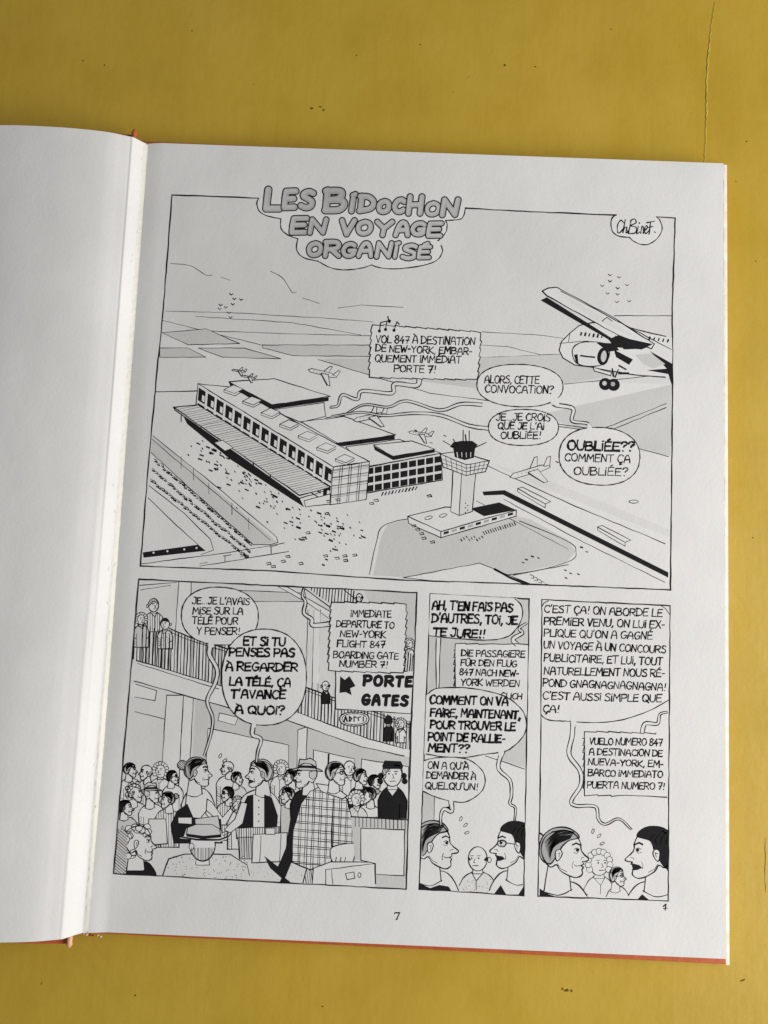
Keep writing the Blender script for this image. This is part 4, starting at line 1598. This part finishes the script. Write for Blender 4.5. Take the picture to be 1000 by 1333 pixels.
# traveller walking with black trousers
person(b, 398, 1010, 16, 'hat', 2, 'black', 20, 48, -1)
b.fill([(378, 1066), (400, 1052), (398, 1090), (380, 1122), (370, 1146), (352, 1130), (344, 1114), (362, 1128), (372, 1104)], 'k')
b.fill([(368, 1140), (378, 1148), (376, 1152), (364, 1149)], 'k')
# man in a checked overcoat carrying a suitcase
coat = [(418, 1024), (436, 1026), (452, 1040), (459, 1070), (462, 1098), (434, 1102), (430, 1128), (404, 1132), (380, 1122), (382, 1080), (392, 1046), (404, 1030)]
b.shape([(400, 1128), (416, 1130), (414, 1160), (392, 1160)], '1', 1)
b.hatch([(400, 1128), (416, 1130), (414, 1160), (392, 1160)], 82, 2.6, .9)
b.shape(coat, 'w', 1.4)
for g_ in (0, 2.2):
    b.hatch([(x + g_, y) for x, y in coat], 92, 8.6, .9)
    b.hatch([(x, y + g_) for x, y in coat], 5, 10.5, .9)
b.line([(434, 1040), (432, 1080), (432, 1102)], 1.6)
b.shape([(412, 1020), (436, 1024), (452, 1036), (446, 1040), (418, 1030)], 'w', 1.2)
person(b, 438, 1008, 14, 'parted', 2, turn=1)
b.shape([(434, 1102), (460, 1098), (463, 1108), (458, 1124), (446, 1128), (434, 1122), (430, 1112)], 'w', 1.3, True)
for q in (438, 444, 450):
    b.line([(q, 1116), (q - 2, 1126)], 1)
b.shape([(408, 1130), (430, 1122), (488, 1122), (489, 1150), (487, 1162), (406, 1160)], 'w', 1.4)
b.line([(424, 1132), (488, 1124)], 1.1)
b.line([(424, 1132), (424, 1160)], 1.2)
b.line([(432, 1132), (434, 1160)], 1)
b.shape([(450, 1137), (461, 1135), (462, 1143), (452, 1145)], 'w', 1.1)
b.ell(468, 1139, 2, 3, 'w', 1)
# counter and clerk
person(b, 511, 1008, 15, 'parted', 1, 'black', 19, 40, 0)
for q in ((496, 1010), (495, 1017), (526, 1010), (527, 1017)):
    b.ell(q[0], q[1], 3.4, 3.6, 'k', 1, n=10)
b.fill([(498, 997), (501, 990), (522, 991), (525, 997), (524, 1001), (499, 1001)], 'k')
b.line([(514, 996), (520, 996.6)], 1.6, 'w')
b.fill([(457, 1063), (530, 1066), (529, 1160), (490, 1158), (489, 1124), (462, 1118)], '2')
b.hatch([(462, 1064), (530, 1067), (530, 1079), (462, 1076)], 90, 5, 1)
b.line([(457, 1063), (530, 1067)], 1.8)
b.shape([(470, 1078), (527, 1080), (526, 1140), (489, 1138), (489, 1124), (470, 1120)], 'w', 1.2)
b.hatch([(490, 1140), (528, 1142), (528, 1158), (490, 1157)], 92, 4, 1.2)
# left foreground
b.shape([(194, 1066), (216, 1066), (218, 1098), (192, 1100)], '1', 1.2)
person(b, 182, 1098, 21, 'curls', 2, 'black', 25, 40, 1, 'w', 'k', 1.4)
sh = [(150, 1137), (152, 1090), (160, 1074), (166, 1090), (164, 1137)]
b.fill(sh, '2')
b.hatch(sh, 40, 3, .8)
b.shape([(212, 1140), (220, 1118), (240, 1112), (300, 1112), (322, 1126), (328, 1152), (212, 1146)], '1', 1.3)
for _ in range(90):
    px_, py_ = rj.uniform(214, 326), rj.uniform(1114, 1148)
    b.dot(px_, py_, .7, 'k', 5)
person(b, 264, 1100, 20, 'bald', 0, None)
b.fill([(240, 1088), (243, 1078), (256, 1074), (276, 1074), (287, 1080), (290, 1088), (296, 1091), (286, 1096), (262, 1094), (234, 1091)], 'w')
b.line([(234, 1089), (256, 1093), (286, 1093), (296, 1089)], 2.6)
b.shape([(243, 1087), (244, 1077), (256, 1073), (276, 1073), (286, 1079), (288, 1089), (264, 1091)], '2', 1.3)
b.fill([(243, 1085), (265, 1088), (287, 1086), (288, 1090), (264, 1092), (243, 1089)], 'k')
# signs
b.shape([(437, 872), (437, 923), (535, 929), (539, 874)], 'w', 1.3)
b.fill([(443, 880), (449, 885), (455, 880), (463, 893), (456, 896), (458, 905), (450, 901), (442, 902)], 'k')
b.shape(blob(461.5, 936, 19, 9), 'w', 1.4, True)
b.shape(blob(461.5, 936, 16, 7), 'w', 1, True)
b.clip = None
b.line(list(p2), 1.6, 'k', False, True)
for q in ([(448, 939), (450, 933), (452, 939)], [(455, 939), (455, 933), (458, 935), (456, 939)], [(461, 939), (461, 933), (464, 934)], [(467, 938), (466, 934), (470, 933)], [(473, 939), (473, 933)]):
    b.line(q, 1.7)
o = b.build('comic_panel')
o['label'] = 'lower left drawing of a crowded hall below a gallery'
g = Ink()
x = 472
for ch, wd in zip('PORTE', (13, 14, 14, 12, 11)):
    fat_letter(g, ch, x, x + wd, 877.5 + (x - 472) * .03, 894 + (x - 472) * .03, 2.3, 0, 'k')
    x += wd + .4
x = 470
for ch, wd in zip('GATES', (13, 13, 12, 11, 12)):
    fat_letter(g, ch, x, x + wd, 902.5 + (x - 470) * .03, 919 + (x - 470) * .03, 2.3, 0, 'k')
    x += wd + .4
g.build('gate_sign_lettering')

k = Ink()
tail(k, [(275, 838), (273, 852), (283, 872), (280, 890), (270, 912), (277, 934), (275, 955), (266, 984)], 5)
k.shape(blob(286.5, 802, 50, 37.5, 3), 'w', 1.4, True)
k.fill([(272, 833), (280, 833), (278, 843), (271, 842)], 'w')
letters(k, "JE_JE L'AVAIS", (250.5, 786), (324.6, 787.7), 10)
letters(k, 'MISE SUR LA', (251, 799.3), (316, 800), 10)
letters(k, 'TÉLÉ POUR', (250.5, 812.2), (309.5, 813), 10)
letters(k, 'Y PENSER!', (256.5, 825.5), (312, 826.4), 10)
k.build('speech_balloon')
k = Ink()
tail(k, [(331, 941), (329, 956), (340, 962), (336, 978), (334, 992)], 5)
k.shape(blob(344, 881.5, 55, 62.5, 0), 'w', 1.5, True)
k.fill([(328, 938), (335, 938), (333, 947), (328, 947)], 'w')
letters(k, 'ET SI TU', (317, 840), (371, 840.5), 13, 2.7)
letters(k, 'PENSES PAS', (298.6, 854), (383, 855.2), 12.5, 2.7)
letters(k, 'À REGARDER', (294, 873), (387, 873.8), 12.5, 2.7)
letters(k, 'LA TÉLÉ, ÇA', (299, 892), (378, 894), 12.5, 2.7)
letters(k, "T'AVANCE", (301, 908.6), (371.4, 909.6), 12.5, 2.7)
letters(k, 'À QUOI?', (306, 929), (370, 929.6), 12.5, 2.7)
k.build('speech_balloon')
k = Ink()
tail(k, [(432, 812), (408, 814), (406, 806), (396, 798), (398, 784), (394, 776), (396, 766)], 5, 1.4)
k.shape(jag([(432, 784), (529, 786.5), (525, 876), (428, 872.5)]), 'w', 1.4)
letters(k, 'IMMEDIATE', (456.6, 803), (509, 804), 10)
letters(k, 'DEPARTURE TO', (438, 816), (513, 818), 9.5)
letters(k, 'NEW-YORK', (443, 829), (502, 830.5), 9.5)
letters(k, 'FLIGHT 847', (439, 842), (501, 843.3), 9.5)
letters(k, 'BOARDING GATE', (434, 856.4), (518.6, 858.2), 9.5)
letters(k, 'NUMBER 7!', (442, 867.9), (504.6, 869.6), 9.5)
k.build('announcement_box')

# =================================================================== PANEL 3
ZINK[0] = 0.004
p3 = [(560.4, 773), (689, 779.6), (686, 950), (682, 1166), (545.6, 1157.6), (553, 960)]
c = Ink(clip=p3)
c.fill([(560, 773), (689, 779), (686, 900), (556, 910)], '2')
c.fill([(654, 975), (690, 925), (688, 1000), (655, 992)], '2')
c.line([(632, 984), (683, 1001)], 1.1)
c.fill([(551, 1030), (566, 1036), (565, 1069), (549, 1070)], '2')
c.line([(566, 1036), (565, 1069)], 1)
# two passengers seen from behind in the lower part, and one between them
person(c, 622, 1118, 15, 'bald', 1, 'dots', 24, 40, -1, lw=1.4)
person(c, 566, 1102, 28, 'bun', 2, 'white', 34, 60, 1, lw=1.6)
c.fill([(546, 1158), (546, 1150), (560, 1156), (572, 1152), (584, 1154), (590, 1163)], 'k')
person(c, 668, 1102, 28, 'cap', 2, 'white', 34, 60, -2, lw=1.6)
c.fill([(640, 1168), (652, 1152), (660, 1166), (674, 1166), (684, 1150), (684, 1170)], 'k')
drops(c, [(600, 1066, 20), (606, 1074, 50), (608, 1084, 70)])
c.clip = None
c.line(list(p3), 1.6, 'k', False, True)
o = c.build('comic_panel')
o['label'] = 'narrow drawing of passengers facing each other under three balloons'
k = Ink()
k.fill([(592.7, 838), (687.5, 838), (686, 930), (592.7, 930)], 'w')
tail(k, [(673, 839), (668, 832), (680, 824), (676, 818), (686, 811)], 5)
q = jag([(592.7, 838), (687.5, 839), (687, 930), (592.7, 930)])
k.line([p for p in q if p[0] < 597 and p[1] < 896], 1.3)
k.line([(592.7, 838), (606, 837.4), (607, 838.6), (622, 837.8), (624, 839), (640, 838), (655, 838.8), (672, 838), (687, 839)], 1.3)
letters(k, 'DIE PASSAGIERE', (600.7, 854), (683, 856), 9.5)
letters(k, 'FÜR DEN FLUG', (600, 866.4), (672.5, 868), 9)
letters(k, '847 NACH NEW-', (598, 878.5), (675, 881), 9)
letters(k, 'YORK WERDEN', (600, 892), (676, 894.2), 9.5)
letters(k, 'GLICH', (652, 909.4), (679, 910.5), 9)
k.build('announcement_box')
k = Ink(clip=p3)
tail(k, [(571, 831), (570, 860), (570, 890), (569, 902)], 5)
k.clip = p3
H_ = [(559, 770), (672, 776), (676, 785), (680, 794), (679, 806), (671.5, 819), (664, 827), (653.5, 831), (640, 833), (625, 833), (580, 830), (558.5, 827.5)]
k.fill(H_, 'w')
k.line([(670.6, 779.6), (678, 787), (680.4, 797), (678, 809), (671, 820), (664, 827), (653.5, 831), (640, 833), (620, 833), (580, 830), (556, 827)], 1.5, 'k', True)
k.clip = None
letters(k, "AH, T'EN FAIS PAS", (562.7, 793), (667, 796.5), 13, 2.6)
letters(k, "D'AUTRES, TOI, JE", (562.3, 810), (673, 813), 13, 2.6)
letters(k, 'TE JURE!!', (564, 827.3), (630.7, 831), 12, 2.6)
k.build('speech_balloon')
k = Ink(clip=p3)
tail(k, [(655, 978), (650, 990), (650, 1002), (664, 1016), (666, 1034), (664, 1046), (671, 1052), (670, 1068)], 4.5)
J_ = [(550, 912), (556.6, 903.5), (568, 896.5), (596.5, 895), (616, 896.5), (636, 900), (652, 904.5), (663, 909.5), (674, 918), (682, 928), (685.5, 942), (683.5, 954), (678, 962.5), (668, 972), (656, 978.5), (630, 982), (606, 986), (580, 985.5), (548, 981)]
k.fill(J_, 'w')
k.line(J_[1:-1] + [(552, 981)], 1.5, 'k', True)
k.fill([(648, 976), (657, 975), (655, 984), (650, 984)], 'w')
k.clip = None
letters(k, 'COMMENT ON VA', (559.5, 916), (661, 918.6), 12.5, 2.6)
letters(k, 'FAIRE, MAINTENANT,', (560.4, 932.5), (677, 935.7), 12, 2.6)
letters(k, 'POUR TROUVER LE', (560.4, 948), (670.6, 951), 12, 2.6)
letters(k, 'POINT DE RALLIE-', (557.5, 964), (657, 967), 12, 2.6)
letters(k, 'MENT??', (557.5, 978.5), (610.7, 979.5), 12, 2.6)
k.build('speech_balloon')
k = Ink(clip=p3)
tail(k, [(587, 1042), (588, 1056), (578, 1053), (574, 1062), (574, 1074)], 5)
K_ = [(547, 994), (552.4, 990), (568, 986.4), (592.7, 985.8), (610, 989), (621, 996), (629, 1005), (631.8, 1016), (629, 1027), (622, 1035), (613, 1041), (602, 1044.5), (583, 1042), (566, 1037), (546, 1028)]
k.fill(K_, 'w')
k.line(K_[1:-1] + [(551, 1030)], 1.4, 'k', True)
k.fill([(584, 1038), (590, 1038), (590, 1047), (585, 1047)], 'w')
k.clip = None
letters(k, "ON A QU'À", (557, 1000.5), (609.8, 1002), 10, 1.7)
letters(k, 'DEMANDER À', (555.3, 1013.3), (619.3, 1015), 10, 1.7)
letters(k, "QUELQU'UN!", (553.8, 1027), (622, 1028.6), 10, 1.7)
k.build('speech_balloon')

# =================================================================== PANEL 4
ZINK[0] = 0.004
p4 = [(705.6, 780.4), (872.4, 788.6), (871, 980), (870, 1173), (700.4, 1166.6), (704, 980)]
d = Ink(clip=p4)
person(d, 780, 1124, 15, 'curls', 1, 'white', 20, 40, 1, lw=1.1)
person(d, 804, 1142, 11, 'parted', 2, 'white', 15, 30, 1, lw=1.1)
person(d, 734, 1112, 32, 'bun', 2, 'white', 38, 60, 1, lw=1.7)
d.fill([(700, 1168), (702, 1156), (714, 1164), (726, 1168)], 'k')
person(d, 848, 1112, 32, 'cap', 2, 'white', 38, 60, -2, lw=1.7)
d.fill([(826, 1175), (836, 1164), (848, 1174)], 'k')
drops(d, [(772, 1082, 15), (780, 1088, 45), (784, 1098, 65)])
d.clip = None
d.line(list(p4), 1.6, 'k', False, True)
o = d.build('comic_panel')
o['label'] = 'lower right drawing of passengers below a large speech balloon'
k = Ink(clip=p4)
tail(k, [(746, 938), (745, 958), (741, 982), (755, 1003), (756, 1022), (744, 1042), (750, 1049), (775, 1050), (779, 1066), (788, 1073), (806, 1066), (822, 1080)], 5)
k.fill([(742, 934), (751, 934), (749, 946), (744, 946)], 'w')
k.line([(704, 929), (708, 934), (716, 937.5), (730, 938.6), (743, 939)], 1.4, 'k', True)
k.line([(751, 940), (770, 940.6), (790, 940), (810, 937), (830, 931), (850, 923), (871, 911)], 1.3, 'k', True)
k.line([(706, 789), (708, 785), (714, 782)], 1)
k.line([(861, 788.6), (866, 792), (872, 800)], 1)
k.clip = None
for tx, p_, q_ in (("C'EST ÇA! ON ABORDE LE", (708.4, 797), (862, 803)), ('PREMIER VENU, ON LUI EX-', (708.4, 813), (865, 818)), ("PLIQUE QU'ON A GAGNÉ", (708.4, 828.6), (849, 832.4)),
                   ('UN VOYAGE À UN CONCOURS', (708, 843.8), (866.5, 850.2)), ('PUBLICITAIRE, ET LUI, TOUT', (708.4, 860.6), (862, 866)), ('NATURELLEMENT NOUS RÉ-', (708.4, 877.8), (865, 881.4)),
                   ('POND GNAGNAGNAGNAGNA!', (707, 893.2), (866.5, 899)), ("C'EST AUSSI SIMPLE QUE", (706.6, 910.2), (861, 914.2)), ('ÇA!', (707, 927.2), (727.6, 928))):
    letters(k, tx, p_, q_, 10.8, 1.7)
k.build('speech_balloon')
k = Ink()
tail(k, [(836, 955), (840, 942), (856, 942), (859, 930), (869, 927)], 4.5)
q = jag([(761, 952.5), (868.6, 956), (868, 1037.5), (761, 1036)])
k.fill([p for p in q if p[0] < 867] + [], 'w')
k.line([p for p in q if p[0] < 866.8 and p[1] < 958], 1.3)
k.line([p for p in q if p[0] < 766], 1.3)
k.line([(761, 1036), (778, 1034.6), (779, 1036), (795, 1035), (796, 1036.6), (814, 1035.4), (830, 1036), (846, 1036.4), (868, 1037.8)], 1.4)
letters(k, 'VUELO NUMERO 847', (767.6, 969), (862, 971), 9.8, 1.7)
letters(k, 'A DESTINACION DE', (767, 982.4), (862, 985), 9.5, 1.7)
letters(k, 'NUEVA-YORK, EM-', (765.6, 995.6), (863, 999), 9.5, 1.7)
letters(k, 'BARCO IMMEDIATO', (765.6, 1010), (862.4, 1012.4), 9.5, 1.7)
letters(k, 'PUERTA NUMERO 7!', (764.4, 1025.6), (865, 1028), 9.5, 1.7)
k.build('announcement_box')

# page number, plate number
k = Ink(jit=.05)
k.line([(513.6, 1189.6), (514.4, 1188), (520.4, 1188), (516.4, 1196.6)], 1.4)
k.line([(516, 1196.8), (517.2, 1196.8)], 1.8)
k.line([(514.2, 1188.4), (520, 1188.4)], 1.5)
k.build('page_number')
k = Ink(jit=.05)
k.line([(863.4, 1180), (867, 1177), (866, 1185)], 1.3)
k.line([(863.6, 1183), (869, 1182)], 1.3)
k.build('plate_number')
